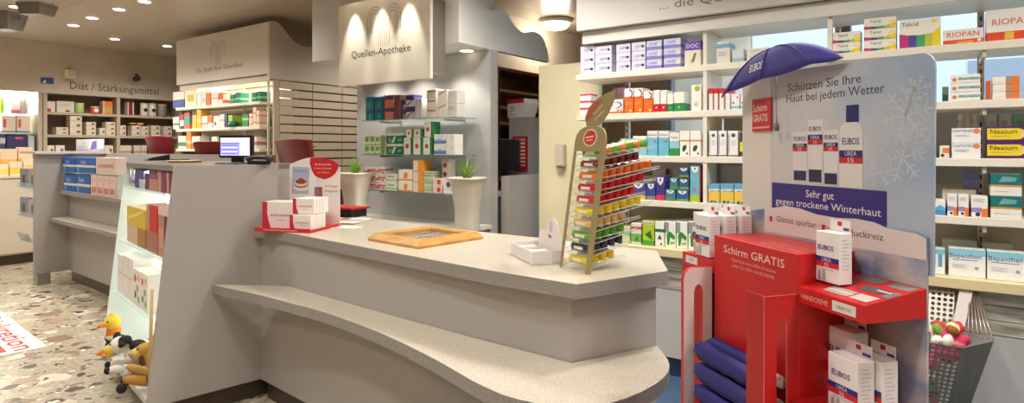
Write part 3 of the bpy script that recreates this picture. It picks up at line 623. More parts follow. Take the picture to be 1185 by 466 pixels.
R4.item(1082, 1094.5, 231, D(base=(236, 236, 234), bands=[(0, 0, 1, .5, (70, 150, 206))], polys=[(((0, .5), (.5, .68), (1, .48), (1, .3), (0, .3)), (100, 176, 220))]), 'small white carton with blue wave beside the poster board, fourth shelf')
d_or2 = D(base=(244, 240, 232), bands=[(0, .22, .62, .44, (156, 140, 200)), (.62, 0, 1, .40, (240, 130, 50))], discs=[(.4, .12, .16, (60, 60, 70))], lines=[(.14, .84, .8, 3, (190, 180, 190))])
for i, (a, b, yt) in enumerate(((1096, 1108, 224.5), (1108.5, 1121.5, 225), (1123.5, 1143.5, 226.5))): R4.item(a, b, yt, d_or2, f'white carton with lilac and orange foot, {ORD[i]} from the poster board', 'lilac and orange footed cartons')
R4.item(1114, 1132.5, 198, D(base=(126, 138, 204), bands=[(0, .6, 1, .8, (150, 160, 216))]), 'periwinkle blue carton behind the lilac and orange footed cartons', None, 1, .08, back=.2)
R4.item(1090, 1130, 219, D(base=(206, 196, 178)), 'wide beige carton lying behind the lilac and orange footed cartons', None, 1, .08, back=.1)
d_tl = D(base=(240, 236, 224), bands=[(0, .5, 1, 1, (22, 116, 116)), (0, .42, 1, .5, (226, 150, 50))], polys=[(((.25, .62), (.8, .66), (.85, .84), (.4, .9)), (110, 170, 166))], lines=[(.1, .2, .6, 1, (190, 180, 170))])
R4.item(1146, 1183, 201, d_tl, '{} big teal and white carton with orange line at the shelf end', 'teal and white cartons', 2, .16)
# --- lowest shelf
R5.item(716, 729, 262, D(base=(206, 214, 180), bands=[(0, .5, 1, .7, (150, 180, 110))]), 'pale green carton deep behind the lower candy trays', None, 1, .2)
R5.item(730, 742, 258, D(base=(220, 222, 206), bands=[(0, .1, 1, .5, (120, 180, 90)), (0, .72, 1, .84, (200, 90, 80))], polys=[(((.3, .15), (.8, .15), (.6, .45)), (60, 140, 80))]), 'white and green carton beside the lime green one, lowest shelf', None, 1, .2)
R5.item(743.5, 757, 255, D(base=(176, 206, 46), bands=[(0, 0, 1, .2, (80, 160, 60)), (0, .84, 1, 1, (226, 220, 190))], polys=[(((.2, .42), (.86, .22), (.7, .62)), (30, 110, 70))], text=[('Umckaloabo', .5, .88, .07, (60, 90, 60))]), 'lime green carton with dark green triangle, lowest shelf', None, 1, .2)
R5.item(758, 768.5, 256, D(base=(240, 240, 232), bands=[(0, .58, 1, .7, (40, 110, 110))], polys=[(((.25, .3), (.75, .28), (.55, .48)), (70, 80, 80))], discs=[(.7, .1, .12, (60, 60, 70))]), 'white carton with dark teal stripe beside the lime green one', None, 1, .2)
d_gc = D(base=(240, 242, 232), bands=[(0, .56, .36, .96, (150, 156, 150))], polys=[(((.2, .1), (.38, .1), (.5, .4), (.9, .3), (.95, .44), (.62, .58), (.4, .62), (.16, .5)), (56, 140, 60)), (((.55, .12), (.9, .16), (.92, .24), (.5, .22)), (150, 190, 110))])
for i, (a, b) in enumerate(((769.5, 782), (782.5, 795.5), (796.5, 811))): R5.item(a, b, 256, d_gc, f'white carton with green leaping shape, {ORD[i]} from the teal striped one', 'green leaping shape cartons', 1, .22)
R5.item(1082, 1094, 288, D(base=(236, 240, 240), bands=[(0, .8, 1, 1, (130, 196, 214)), (.3, .3, .7, .8, (100, 160, 200))]), 'narrow white and blue carton beside the poster board, lowest shelf')
d_bep = D(base=(244, 244, 240), bands=[(0, .78, 1, 1, (146, 206, 224))], text=[('Bepanthen', .46, .68, .16, (40, 96, 150))], lines=[(.1, .60, .8, 1, (80, 120, 160)), (.1, .42, .5, 3, (190, 196, 200))], discs=[(.76, .34, .06, (150, 170, 170))])
for i, (a, b, yt) in enumerate(((1097.5, 1141, 288), (1142, 1190, 291.5))): R5.item(a, b, yt, d_bep, f'wide white ointment carton with sky blue top, {("nearer the poster board", "at the shelf end")[i]}', 'sky blue topped ointment cartons', 1, .1)
R5.item(1090, 1131, 277, D(base=(196, 202, 196)), 'grey green carton standing behind the first ointment carton', None, 1, .1, back=.18)
R5.item(1136, 1172, 281, D(base=(190, 198, 194)), 'grey green carton standing behind the shelf end ointment carton', None, 1, .1, back=.18)
# ================================================================== GLASS SHELVES ON THE DISPLAY WALL
GZ = (1.755, 1.45, 1.135)
gx0, _ = hit(420, (0, 3.62), 0); gx1, _ = hit(528, (0, 3.62), 0)
for i, z in enumerate(GZ):
    t = thing('glass_shelf', f'{("upper", "middle", "lower")[i]} glass shelf of medicines on the grey display wall', 'shelf', (0, 0, z), 0, 'glass shelves on the display wall')
    MB().box(gx0, gx1, 3.60, 3.88, -0.008, 0, glass((120, 170, 160), .04, .45)).build('pane', t)
    for x in (gx0 + .2, gx1 - .15):
        MB().box(x, x + .014, 3.64, 3.898, -0.026, -0.0085, STEEL).build('bracket', t)
T1, T2, T3 = [Shelf((0, 3.605), 0, z, 0.006, zm) for z, zm in zip(GZ, (2.3, 1.725, 1.42))]
d_teal = D(base=(18, 128, 124), bands=[(0, .6, 1, .86, (52, 84, 150))], polys=[(((.4, .1), (.6, .12), (.7, .5), (.52, .5)), (70, 180, 170))])
for i, (a, b) in enumerate(((423, 432.5), (433.5, 443))): T1.item(a, b, 111.5, d_teal, '{} teal carton with blue band, pile ' + ('at the outer end', 'beside the salmon cartons')[i] + ' of the upper glass shelf', 'teal cartons', 2, .1)
d_sal = D(base=(226, 132, 104), bands=[(0, .62, 1, .94, (74, 62, 120)), (0, 0, .14, 1, (130, 60, 60))])
T1.item(444, 455, 109.5, d_sal, '{} salmon carton with purple band on the upper glass shelf', 'salmon cartons', 2, .1)
T1.item(456, 463, 109.5, D(base=(150, 96, 90), bands=[(.2, 0, .35, 1, (90, 54, 70)), (.6, 0, .75, 1, (90, 54, 70))]), '{} brown striped carton beside the salmon pile', None, 2, .1)
T1.item(464, 469, 115.5, D(base=(74, 60, 130), bands=[(.5, 0, 1, .5, (226, 150, 90))]), '{} small purple carton between the brown and the white-purple piles', None, 2, .1)
T1.item(469.5, 479, 109.5, D(base=(240, 236, 240), bands=[(0, .55, 1, 1, (72, 62, 140))], polys=[(((.2, .05), (.9, .5), (.9, .62), (.1, .2)), (110, 150, 180))]), '{} white and purple carton on the upper glass shelf', None, 2, .1)
T1.item(480, 488.5, 113.5, D(base=(244, 240, 244), bands=[(.2, 0, .28, 1, (190, 180, 196)), (.6, 0, .68, 1, (190, 180, 196))]), '{} white striped carton beside the white and purple pile', None, 2, .1)
T1.item(493.5, 505, 103, D(base=(246, 240, 230), bands=[(.1, .66, .9, .84, (196, 150, 130))]), '{} white carton with tan print in the pile of three', None, 3, .1)
T1.item(506, 517.5, 104, D(base=(246, 240, 230), polys=[(((.1, .6), (.5, .75), (.9, .9), (.9, .98), (.1, .72)), (206, 150, 140))]), '{} white carton with slanting pink stroke', None, 2, .1)
T1.item(518, 529, 104, D(base=(232, 228, 220), lines=[(.15, .8, .85, 6, (206, 200, 192))]), '{} plain pale carton at the column end of the upper glass shelf', None, 2, .1)
d_gs = D(base=(236, 240, 220), discs=[(.5, .62, .42, (110, 170, 80))], bands=[(0, 0, 1, .12, (150, 190, 120))])
for i, (a, b) in enumerate(((421.5, 427.5), (428, 434), (434.5, 439.5))): T2.item(a, b, 157, d_gs, '{} green dot carton, ' + f'{ORD[i]} pile along the middle glass shelf', 'green dot cartons', 2, .1)
T2.item(440, 446.5, 157, D(base=(232, 226, 206), discs=[(.5, .7, .5, (160, 150, 70)), (.5, .2, .4, (110, 170, 80))]), '{} cream carton with olive dots beside the green dot piles', None, 2, .1)
T2.item(447.5, 466, 154, D(base=(24, 122, 84), bands=[(0, .78, 1, 1, (236, 236, 226))], polys=[(((.3, .1), (.45, .1), (.6, .7), (.46, .7)), (230, 236, 226)), (((.7, .2), (.95, .3), (.9, .5), (.7, .4)), (120, 190, 150))], discs=[(.2, .36, .2, (110, 180, 150))]), '{} wide dark green carton on the middle glass shelf', 'wide dark green cartons', 2, .12)
d_gst = D(base=(242, 240, 228), bands=[(.78, 0, 1, 1, (32, 132, 66))], discs=[(.4, .5, .2, (190, 90, 80))], lines=[(.2, .85, .6, 2, (200, 196, 180))])
for i, (a, b, yt) in enumerate(((467, 477.5, 159), (478, 489, 159), (489.5, 500, 159))): T2.item(a, b, yt, d_gst, f'white carton with green side stripe, {ORD[i]} in the lower row of three', 'green striped cartons', 1, .1)
zz = zat(159, hit(480, (0, 3.61), 0)[1]) + .001
for i, (a, b, yt) in enumerate(((470, 478, 149.5), (478.5, 489, 149), (491, 501, 140))): T2.item(a, b, yt, d_gst, ('short', 'middle sized', 'tall')[i] + ' white carton with green stripe standing on the lower row', 'green striped cartons', 1, .09, z=zz + .0005)
T2.item(502, 515.5, 155, D(base=(242, 240, 238), bands=[(0, .08, 1, .42, (100, 130, 190))], polys=[(((.1, .4), (.5, .56), (.9, .42), (.9, .3), (.1, .3)), (150, 180, 216))]), '{} white carton with blue wave on the middle glass shelf', None, 2, .1)
T2.item(516, 526.5, 155, D(base=(244, 242, 234), lines=[(.5, .8, .8, 5, (206, 206, 200))]), '{} plain white carton at the column end of the middle glass shelf', None, 2, .1)
d_rd = D(base=(240, 226, 220), bands=[(0, .3, .6, .5, (206, 84, 84)), (.3, .55, 1, .72, (186, 70, 70))], discs=[(.8, .3, .2, (206, 110, 90))])
for i, (a, b) in enumerate(((422, 433.5), (434, 445.5))): T3.item(a, b, 193, d_rd, '{} white and red carton, ' + ('outermost pile', 'second pile')[i] + ' on the lower glass shelf', 'white and red cartons', 3, .1)
T3.item(446, 459, 201, D(base=(226, 230, 216), bands=[(0, .2, 1, .34, (150, 180, 140)), (.2, .6, .8, .75, (130, 160, 120))]), '{} pale green carton beside the white and red piles', None, 2, .1)
T3.item(461, 477, 196, D(base=(242, 236, 224), polys=[(((.4, .2), (.62, .2), (.7, .6), (.5, .8), (.4, .5)), (240, 140, 50))], bands=[(0, 0, 1, .14, (240, 150, 80))]), '{} white carton with orange flame on the lower glass shelf', None, 2, .1)
T3.item(478, 489.5, 185, D(base=(240, 160, 60), bands=[(0, 0, .5, .9, (238, 224, 200))]), '{} orange and cream carton in the tallest pile', None, 3, .1)
T3.item(490, 499.5, 198, D(base=(204, 216, 186), bands=[(0, .3, 1, .5, (140, 180, 120)), (0, .7, 1, .8, (190, 110, 110))]), '{} pale green carton with pink line, lower glass shelf', None, 3, .1)
T3.item(500.5, 511, 206, D(base=(238, 210, 200), discs=[(.7, .5, .34, (214, 70, 60))]), '{} pink carton with red disc, lower glass shelf', None, 2, .1)
T3.item(511.5, 520, 184, D(base=(244, 234, 226), discs=[(.4, .82, .26, (206, 60, 60)), (.4, .55, .26, (150, 40, 50))]), 'tall white carton with two red discs, lower glass shelf', None, 1, .08, back=.1)
T3.item(513, 525, 209, D(base=(244, 242, 234), discs=[(.5, .72, .22, (80, 90, 120))], lines=[(.2, .4, .8, 2, (190, 190, 190))]), 'white carton with dark disc beside the planter, lower glass shelf')
# ================================================================== LIT SHELVING BEHIND THE SCREEN
L1, L2, L3 = [Shelf((0, 3.80), 0, z) for z in (2.034, 1.755, 1.50)]
L1.zmax, L2.zmax, L3.zmax = 2.25, 1.995, 1.715
Q = lambda c, *b, **k: D(base=c, bands=list(b), **k)
ls1 = [(200, 213, 106, Q((232, 226, 210), (0, 0, 1, .5, (60, 84, 150))), 'white and blue carton at the outer end'),
       (214, 227, 104, Q((236, 228, 196), (.2, .3, .8, .7, (200, 190, 90))), 'cream and yellow carton'),
       (228, 232.5, 106, Q((236, 230, 216)), 'slim plain white carton'),
       (233, 238, 104.5, Q((238, 230, 214), (.2, .2, .8, .5, (206, 200, 190))), 'white carton beside the orange striped one'),
       (238.5, 243.5, 104, Q((226, 120, 60), (0, .8, 1, 1, (238, 230, 214))), 'orange striped carton'),
       (244.5, 252, 105, Q((240, 234, 220), (0, .4, 1, .55, (214, 200, 180))), 'white banded carton'),
       (252.5, 257.5, 107, Q((230, 110, 60), (0, 0, 1, .4, (240, 232, 216))), 'orange topped carton'),
       (258, 263, 109, Q((238, 226, 208), (0, .1, 1, .4, (220, 90, 60))), 'white carton with red foot')]
for a, b, yt, ds, lb in ls1: L1.item(a, b, yt, ds, lb + ', upper shelf behind the screen', 'cartons on the upper lit shelf')
gr = (30, 128, 92)
for i, (a, b, yt) in enumerate(((266, 271.5, 109), (272, 277.5, 107), (291, 296, 107), (297, 302, 105.5))):
    L1.item(a, b, yt, Q(gr, (0, .3, 1, .5, (130, 190, 150))), f'green carton, {ORD[i]} along the upper shelf behind the screen', 'green cartons on the upper lit shelf')
def roll(name, c, c2, label, px, py, r, ln, Y, z, group=None):
    t, d = hit(px, (0, Y), 0)
    mb = MB(); mb.lathe([(r, 0), (r, ln)], M(c, .45), 20); mb.lathe([(r * .45, ln + .0004), (r * .45, ln + .001)], M(c2, .5), 16)
    o = mb.build(name, None, (t, Y, z + r + .001)); o.rotation_euler = (PI / 2, 0, 0)
    return tag(o, label, 'roll', group)
roll('bandage_roll', gr, (110, 180, 150), 'green drum standing on edge, upper shelf behind the screen', 285.5, 108, .048, .10, 4.08, 2.034)
L2s = [(200, 207, 135, Q((228, 228, 210), (0, .3, 1, .5, (120, 150, 110))), 'white and sage carton at the outer end'),
       (208, 212.5, 132, Q((234, 228, 220), (0, .6, 1, 1, (190, 50, 60)), (0, 0, 1, .2, (60, 80, 140))), 'red topped carton'),
       (213, 219.5, 130, Q((90, 160, 150), (0, 0, 1, .3, (226, 120, 80)), (0, .8, 1, 1, (200, 70, 80))), 'teal carton with red top'),
       (222.5, 227, 129, Q((236, 196, 90), (0, .8, 1, 1, (80, 70, 60))), 'yellow bottle-shaped carton'),
       (227.5, 232.5, 125, Q((244, 192, 70), (0, .3, 1, .5, (250, 214, 130))), 'tall golden carton'),
       (233.5, 240, 134, Q((236, 222, 210), (0, .3, 1, .45, (214, 150, 140))), 'pale pink carton'),
       (240.5, 246, 133, Q((226, 120, 60), (0, 0, 1, .4, (236, 226, 210))), 'orange and white carton'),
       (247, 253.5, 134, Q((240, 234, 222), (.2, .2, .5, .5, (60, 80, 120))), 'white carton with navy square'),
       (254, 259.5, 132, Q((238, 226, 214), (0, .5, 1, .6, (214, 160, 150))), 'white carton with pink line'),
       (260, 263, 132, Q((50, 66, 120)), 'thin navy carton'),
       (264, 269, 133, Q((170, 196, 70), (0, 0, 1, .4, (90, 150, 80))), 'lime carton'),
       (280, 287, 132, Q((60, 150, 90), (0, .5, 1, .7, (180, 206, 120))), 'green carton beside the peach pile'),
       ]
for a, b, yt, ds, lb in L2s: L2.item(a, b, yt, ds, lb + ', middle shelf behind the screen', 'cartons on the middle lit shelf')
roll('bandage_roll', (24, 128, 108), (190, 200, 90), 'small teal drum on the middle shelf behind the screen', 274.5, 137, .034, .1, 3.86, 1.755)
for i, (a, b) in enumerate(((288, 292), (292.5, 296), (296.5, 300))):
    L2.item(a, b, (131, 124, 128)[i], Q((240, 214, 190), (0, .3, 1, .5, (236, 140, 90))), '{} peach carton, ' + f'{ORD[i]} pile at the drawer end of the middle lit shelf', 'peach cartons', 2)
for a, b, yt, ds, lb in [(206, 215, 157, Q((226, 230, 214), (0, .2, 1, .5, (90, 150, 110))), 'white and green carton'), (215.5, 221, 152, Q((236, 150, 70), (0, .3, 1, .5, (246, 200, 150))), 'tall orange carton'), (222, 231, 157.5, Q((238, 230, 216), (0, 0, 1, .4, (232, 110, 50))), 'white carton with orange foot'),
                         (245, 251, 158, Q((240, 160, 90), (0, .5, 1, 1, (246, 230, 210))), 'small orange carton above the screen')]:
    L3.item(a, b, yt, ds, lb + ', lower shelf behind the screen', 'cartons on the lower lit shelf')
for i, (a, b, yt) in enumerate(((276, 281, 157), (283, 290, 159), (291, 297, 158))):
    L3.item(a, b, yt, Q((236, 232, 222), (0, .3, 1, .6, ((206, 190, 150), (180, 180, 190), (200, 120, 110))[i])), ('cream', 'grey', 'pink') [i] + ' banded white carton above the screen corner', 'cartons on the lower lit shelf')
# ================================================================== DIET FOODS ON THE FAR WALL
W1, W2, W3 = [Shelf((-10.21, 0), PI / 2, z, 0.01) for z in (2.022, 1.70, 1.38)]
FW = 'top row of the diet food shelves'
W1.item(54, 64, 117, Q((226, 214, 200), (0, 0, .5, .3, (190, 60, 60))), 'white and red box at the end of the ' + FW)
W1.item(65.5, 86, 117, Q((224, 212, 196), (.5, .05, .75, .2, (60, 50, 50)), lines=[(.1, .7, .8, 3, (190, 176, 160))]), 'wide cream box in the ' + FW)
def can(name, label, px, yt, c, c2, r, O=(-10.14, 0), z=2.022, group=None, cat='tin', disc=None):
    t, d = hit(px, O, PI / 2); h = zat(yt, d) - z - .001
    mb = MB(); mb.lathe([(r * .97, 0), (r, .006), (r, h * .9), (r * .94, h * .9 + .004)], M(c, .4), 20)
    mb.lathe([(r * 1.03, h * .9 + .002), (r * 1.03, h), (r * .9, h + .0005)], M(c2, .4), 20)
    if disc: mb.prism([(t2[0] * .03, h * .45 + t2[1] * .03) for t2 in [(math.cos(2 * PI * k / 12), math.sin(2 * PI * k / 12)) for k in range(12)]], r - .004, r + .003, M(disc, .5), 'x')
    return tag(mb.build(name, None, (O[0] - .11, t, z + .001)), label, cat, group)
can('food_jar', 'green and cream jar in the ' + FW, 95, 119, (170, 196, 110), (226, 220, 200), .058, cat='jar')
can('food_tub', 'low red and white tub in the ' + FW, 113, 123, (222, 84, 60), (232, 220, 206), .06, cat='tub', disc=(240, 230, 220))
W1.item(119, 130.5, 117, Q((238, 120, 50), (.2, .1, .9, .6, (200, 170, 90)), (0, 0, .15, 1, (230, 200, 180))), 'orange box in the ' + FW)
W1.item(147.5, 155, 118, Q((150, 40, 40), (0, 0, .18, 1, (222, 206, 196)), (.8, 0, 1, 1, (222, 206, 196))), 'tall dark red and white box in the ' + FW)
can('food_tin', 'white tin with dark dot, beside the dark red box', 170.5, 119, (228, 218, 202), (216, 206, 190), .055, group='white tins', disc=(50, 46, 44))
can('food_tin', 'white tin with dark dot, beside the yellow lidded jar', 180, 119.5, (228, 218, 202), (216, 206, 190), .055, group='white tins', disc=(50, 46, 44))
can('food_jar', 'grey jar with yellow lid in the ' + FW, 191, 120.5, (140, 136, 124), (232, 216, 70), .065, cat='jar')
d_dt = Q((226, 212, 190), (.0, .2, 1, .34, (206, 184, 166)), (.55, .35, .85, .7, (120, 96, 84)))
for i, (a, b, yt, n) in enumerate(((65, 79, 147, 2), (81, 95, 134, 3), (99.5, 111, 141, 3), (115, 122, 148, 1), (122.5, 133.5, 141, 3), (138, 146, 145, 2), (152.5, 163, 145, 2), (163.5, 172, 146, 2), (175, 185.5, 145, 2), (189.5, 199, 146, 2))):
    W2.item(a, b, yt, d_dt, '{} cream diet carton, '.replace('{} ', '{} ' if n > 1 else '') + f'{ORD[i]} pile from the showcase in the middle row', 'cream diet cartons', n, .16)
for i, (a, b, c) in enumerate(((53.5, 63, 0), (64.5, 75, 0), (101, 110, 1), (111, 120, 1), (121, 131, 1), (139, 152, 2), (155, 163, 2), (163.5, 170, 2))):
    W3.item(a, b, 168, d_dt if c != 2 else Q((220, 206, 186), (0, .3, 1, .5, (196, 150, 120))), f'cream carton, {ORD[i]} from the showcase in the lower row', 'cream lower row cartons', 1, .16)
for i, px in enumerate((157, 166)):
    can('food_tub', f'small tub with orange lid on a cream carton, {("first", "second")[i]} of two', px, 142.0, (226, 160, 70), (236, 150, 60), .05, z=zat((145, 146)[i], hit(px, (-10.14, 0), PI / 2)[1]) + .02, group='orange lidded tubs', cat='tub')
# showcase contents
X1, X2, X3 = [Shelf((-10.25, 0), PI / 2, z, 0.01) for z in (1.98, 1.72, 1.44)]
X1.zmax, X2.zmax, X3.zmax = 2.23, 1.965, 1.705
for a, b, yt, ds, lb in ((0, 5, 113, Q((170, 220, 50)), 'lime green box'), (13, 23.5, 108, Q((236, 226, 222), (0, 0, 1, .2, (226, 90, 120))), 'white and pink box'), (24.5, 28, 108, Q((190, 176, 160)), 'slim tan box'), (29, 33, 108.5, Q((200, 186, 172)), 'second slim tan box')):
    X1.item(a, b, yt, ds, lb + ' on the upper showcase shelf')
for a, b, yt, lb in ((2, 18.5, 134, 'wide cream and coral box beside its twin, further from the diet shelves'), (19.5, 35, 134, 'wide cream and coral box, nearer the diet shelves')):
    X2.item(a, b, yt, Q((232, 212, 196), (.1, .3, .3, .8, (222, 84, 84)), (0, 0, 1, .1, (120, 130, 140))), lb, 'coral boxes in the showcase', 1, .16)
for a, b, yt, ds, lb in ((0, 6.5, 155, Q((70, 74, 120), (0, .5, 1, .8, (200, 200, 210))), 'indigo box at the cropped end'), (8, 31.5, 155, Q((58, 56, 110), (.4, .74, .8, .84, (226, 80, 90))), 'wide dark indigo box'), (32.5, 40, 157, Q((190, 196, 200)), 'grey box')):
    X3.item(a, b, yt, ds, lb + ' on the lower showcase shelf', None, 1, .16)
B1 = Shelf((-9.80, 0), PI / 2, 1.151, 0.01)
for i, (a, b, yt, c) in enumerate(((0, 10, 190, (240, 214, 120)), (11, 26, 187, (240, 206, 90)), (27, 42, 183, (238, 200, 130)))):
    B1.item(a, b, yt, Q((236, 222, 190), (0, .1, 1, .6, c)), f'cream and yellow box on the base cabinet, {ORD[i]} from the cropped edge', 'yellow boxes on the base cabinet', 1, .12)
for i, (a, b, yt) in enumerate(((2, 20, 172), (21, 38, 170))):
    B1.item(a, b, yt, Q((236, 206, 170), (0, .2, 1, .6, (240, 180, 90))), f'orange and cream box behind the yellow boxes, {ORD[i]} of two', 'orange boxes on the base cabinet', 1, .1, back=.14)
# ================================================================== FAR COUNTER GOODS
FA = math.atan(-0.05)
K1 = Shelf((-8.055, 2.53), FA, 1.03, .004); 
ac = thing('acrylic_riser', 'clear acrylic riser holding blue cartons on the far counter', 'riser', (0, 0, 1.0305))
xa, _ = hit(72, (-8.055, 2.53), FA); xb, _ = hit(136, (-8.055, 2.53), FA)
xa = max(xa, .004)
def FP(t, n): return (-8.055 + t * math.cos(FA) - n * math.sin(FA), 2.53 + t * math.sin(FA) + n * math.cos(FA))
pa, pb, pc_, pd = FP(xa, .005), FP(xb, .005), FP(xb, .2), FP(xa, .2)
MB().prism([pa, pb, pc_, pd], 0.206, 0.213, GS, 'z').build('top', ac)
for t in (xa - .03 + .03, xb - .01):
    q = [FP(t, .005), FP(t + .01, .005), FP(t + .01, .2), FP(t, .2)]
    MB().prism(q, 0, 0.2045, GS, 'z').build('side', ac)
K2 = Shelf((-8.055, 2.53), FA, 1.2445, .006)
d_blue = D(base=(24, 92, 176), bands=[(0, .36, 1, .5, (226, 226, 210))], text=[('Bional', .42, .60, .24, (220, 232, 244))], discs=[(.14, .2, .2, (90, 160, 214))])
for i, (a, b) in enumerate(((74, 87.5), (88, 104))): K1.item(a, b, 202, d_blue, f'blue carton under the acrylic riser, {("beside the end panel", "beside the pink cartons")[i]}', 'blue cartons on the far counter', 1, .12, zmax=1.232)
for i, (a, b) in enumerate(((72.5, 87), (87.5, 110))): K2.item(a, b, 182, d_blue, f'blue carton on top of the acrylic riser, {("beside the end panel", "beside the pink display box")[i]}', 'blue cartons on the far counter', 1, .12)
d_pk = D(base=(232, 204, 190), bands=[(.1, .1, .9, .4, (196, 130, 120))], lines=[(.2, .8, .8, 3, (206, 160, 150))])
for i, (a, b) in enumerate(((105, 112), (112.5, 119), (119.5, 126), (126.5, 133))): K1.item(a, b, 199.5, d_pk, f'pale pink carton, {ORD[i]} from the blue cartons on the far counter', 'pink cartons on the far counter', 1, .12, zmax=1.232)
K2.item(111, 133.5, 182, D(base=(228, 206, 192), bands=[(.1, .4, .9, .6, (200, 150, 136))]), 'wide pale pink display box on top of the acrylic riser', None, 1, .1)
K3 = Shelf((-8.1, 2.93), 0, 1.4705)
K3.item(88, 112, 161, D(base=(226, 220, 230), bands=[(0, 0, 1, .2, (190, 170, 206))], polys=[(((.7, .1), (1, .2), (1, .9), (.8, .8)), (110, 90, 170))], text=[('gesund', .38, .62, .16, (110, 150, 130))], lines=[(.12, .4, .55, 2, (120, 160, 150))]), 'white and violet carton on the ledge over the far counter', None, 1, .08)
t, d = hit(138.5, (-8.055, 2.53), FA)
cup = MB().lathe([(0.03, 0), (0.042, 0.1), (0.04, 0.1), (0.028, 0.004)], M((232, 228, 222), .4), 18).build('paper_cup', None, (*FP(t, .12), 1.0305))
tag(cup, 'small white paper cup beside the pink cartons on the far counter', 'cup')
t, d = hit(134, (0, 3.0), 0)
# ================================================================== PROMO TRAY ON THE COUNTER
PR = M((204, 32, 46), 0.4); PW = M((238, 232, 226), 0.4)
pt = thing('promotional_tray', 'red cardboard tray with arched picture card, at the panel end of the sales counter', 'display tray', (-2.842, 2.05, 1.0305), math.radians(22))
mb = MB(); mb.box(-0.352, 0, 0, 0.33, 0, 0.006, PR); mb.box(-0.352, 0, -0.003, 0, 0, 0.022, PR); mb.box(-0.003, 0.0, 0.0005, 0.33, 0.0065, 0.016, PR)
mb.text('Wohlfühlgewicht', (-0.30, -0.0036, 0.007), (1, 0, 0), (0, 0, 1), 0.008, M((244, 220, 216)), 'L', width=0.22); mb.build('tray', pt)
arch = [(-0.345, 0.007)] + [(-0.345 + 0.345 * i / 16, 0.372 + 0.045 * math.sin(PI * i / 16) + (.0 if i < 9 else -.012 * (i - 8) / 8)) for i in range(17)] + [(0.0, 0.007)]
mb = MB(); mb.prism(arch, 0.320, 0.324, PW, 'y')
e = 0.3195
red = [(-0.19, 0.335 + .0), (-0.205, 0.38), (-0.2, 0.414), (-0.15, 0.416), (-0.09, 0.41), (-0.04, 0.395), (-0.004, 0.37), (-0.012, 0.345), (-0.03, 0.318), (-0.06, 0.295), (-0.10, 0.282), (-0.14, 0.288), (-0.17, 0.305)]
mb.poly([(x, e, z) for x, z in red], PR)
mb.text('Nur für kurze Zeit', (-0.115, e - .0006, 0.368), (1, 0, 0), (0, 0, 1), 0.013, M((250, 230, 226)), 'C', width=.11)
mb.text('Gratis-Rezepte', (-0.115, e - .0006, 0.345), (1, 0, 0), (0, 0, 1), 0.011, M((246, 190, 190)), 'C', width=.12)
mb.text('im Wert', (-0.11, e - .0006, 0.318), (1, 0, 0), (0, 0, 1), 0.014, M((240, 190, 60)), 'C', width=.08)
mb.poly([(x, e, z) for x, z in ((-0.33, .19), (-0.215, .19), (-0.205, .355), (-0.325, .36))], M((176, 186, 206)))
mb.text('Rezepte', (-0.268, e - .0006, 0.325), (1, 0, 0), (0, 0, 1), 0.018, M((120, 130, 180)), 'C', width=.09)
for k, (r, c, z) in enumerate(((.052, (236, 230, 220), .228), (.044, (176, 110, 60), .243), (.042, (236, 214, 170), .253), (.038, (150, 70, 40), .266), (.02, (200, 50, 40), .28))):
    mb.poly([(-0.265 + r * math.cos(a * PI / 12), e - .0004 - k * .0002, z + .38 * r * math.sin(a * PI / 12)) for a in range(24)], M(c))
for (x0, x1, z0, z1, c) in ((-.175, -.115, .08, .235, (222, 226, 226)), (-.162, -.128, .235, .29, (226, 222, 216)), (-.172, -.118, .175, .235, (204, 44, 56)), (-.172, -.118, .10, .165, (240, 236, 230))):
    mb.poly([(x0, e - .0002 - z1 * .0004, z0), (x1, e - .0002 - z1 * .0004, z0), (x1, e - .0002 - z1 * .0004, z1), (x0, e - .0002 - z1 * .0004, z1)], M(c))
mb.text('Ihr Changes', (-0.055, e - .0006, 0.235), (1, 0, 0), (0, 0, 1), 0.014, M((196, 60, 60)), 'C', width=.085)
mb.text('Programm', (-0.055, e - .0006, 0.205), (1, 0, 0), (0, 0, 1), 0.014, M((196, 60, 60)), 'C', width=.085)
mb.build('picture_card', pt)
def pcart(w, d, h, fs):
    return carton_mesh(w, d, h, D(base=(240, 234, 228), bands=[(0, 0, .16, 1, (206, 40, 66))], polys=[(((.14, 0), (.28, 0), (.2, .3), (.14, .7)), (206, 40, 66))], text=[('wellnessdrink', .58, .46, fs, (190, 70, 110))], lines=[(.5, .32, .75, 1, (200, 150, 160))], wrap=False))
rz = math.radians(22)
def TL(x, y): return (-2.842 + x * math.cos(rz) - y * math.sin(rz), 2.05 + x * math.sin(rz) + y * math.cos(rz))
me = pcart(.205, .055, .155, .11); GP = 'cartons on the red tray'
for k in range(2):
    o = put('slimming_carton', me, None, (*TL(-0.257, .075 + k * .062), 1.0378), rz)
    tag(o, ('front', 'rear')[k] + ' large white carton with red edge on the red tray', 'box', GP)
me = pcart(.135, .029, .088, .13)
for row, (x, zz, nm, dy) in enumerate(((-0.082, 1.0378, 'lower', .03), (-0.082, 1.1276, 'upper', .06))):
    for k in range(5):
        o = put('slimming_carton', me, None, (*TL(x + (.0 if row == 0 else -.0), dy + k * .031), zz), rz)
        tag(o, f'small red edged carton, {ORD[k]} from the front in the {nm} row on the red tray', 'box', GP)
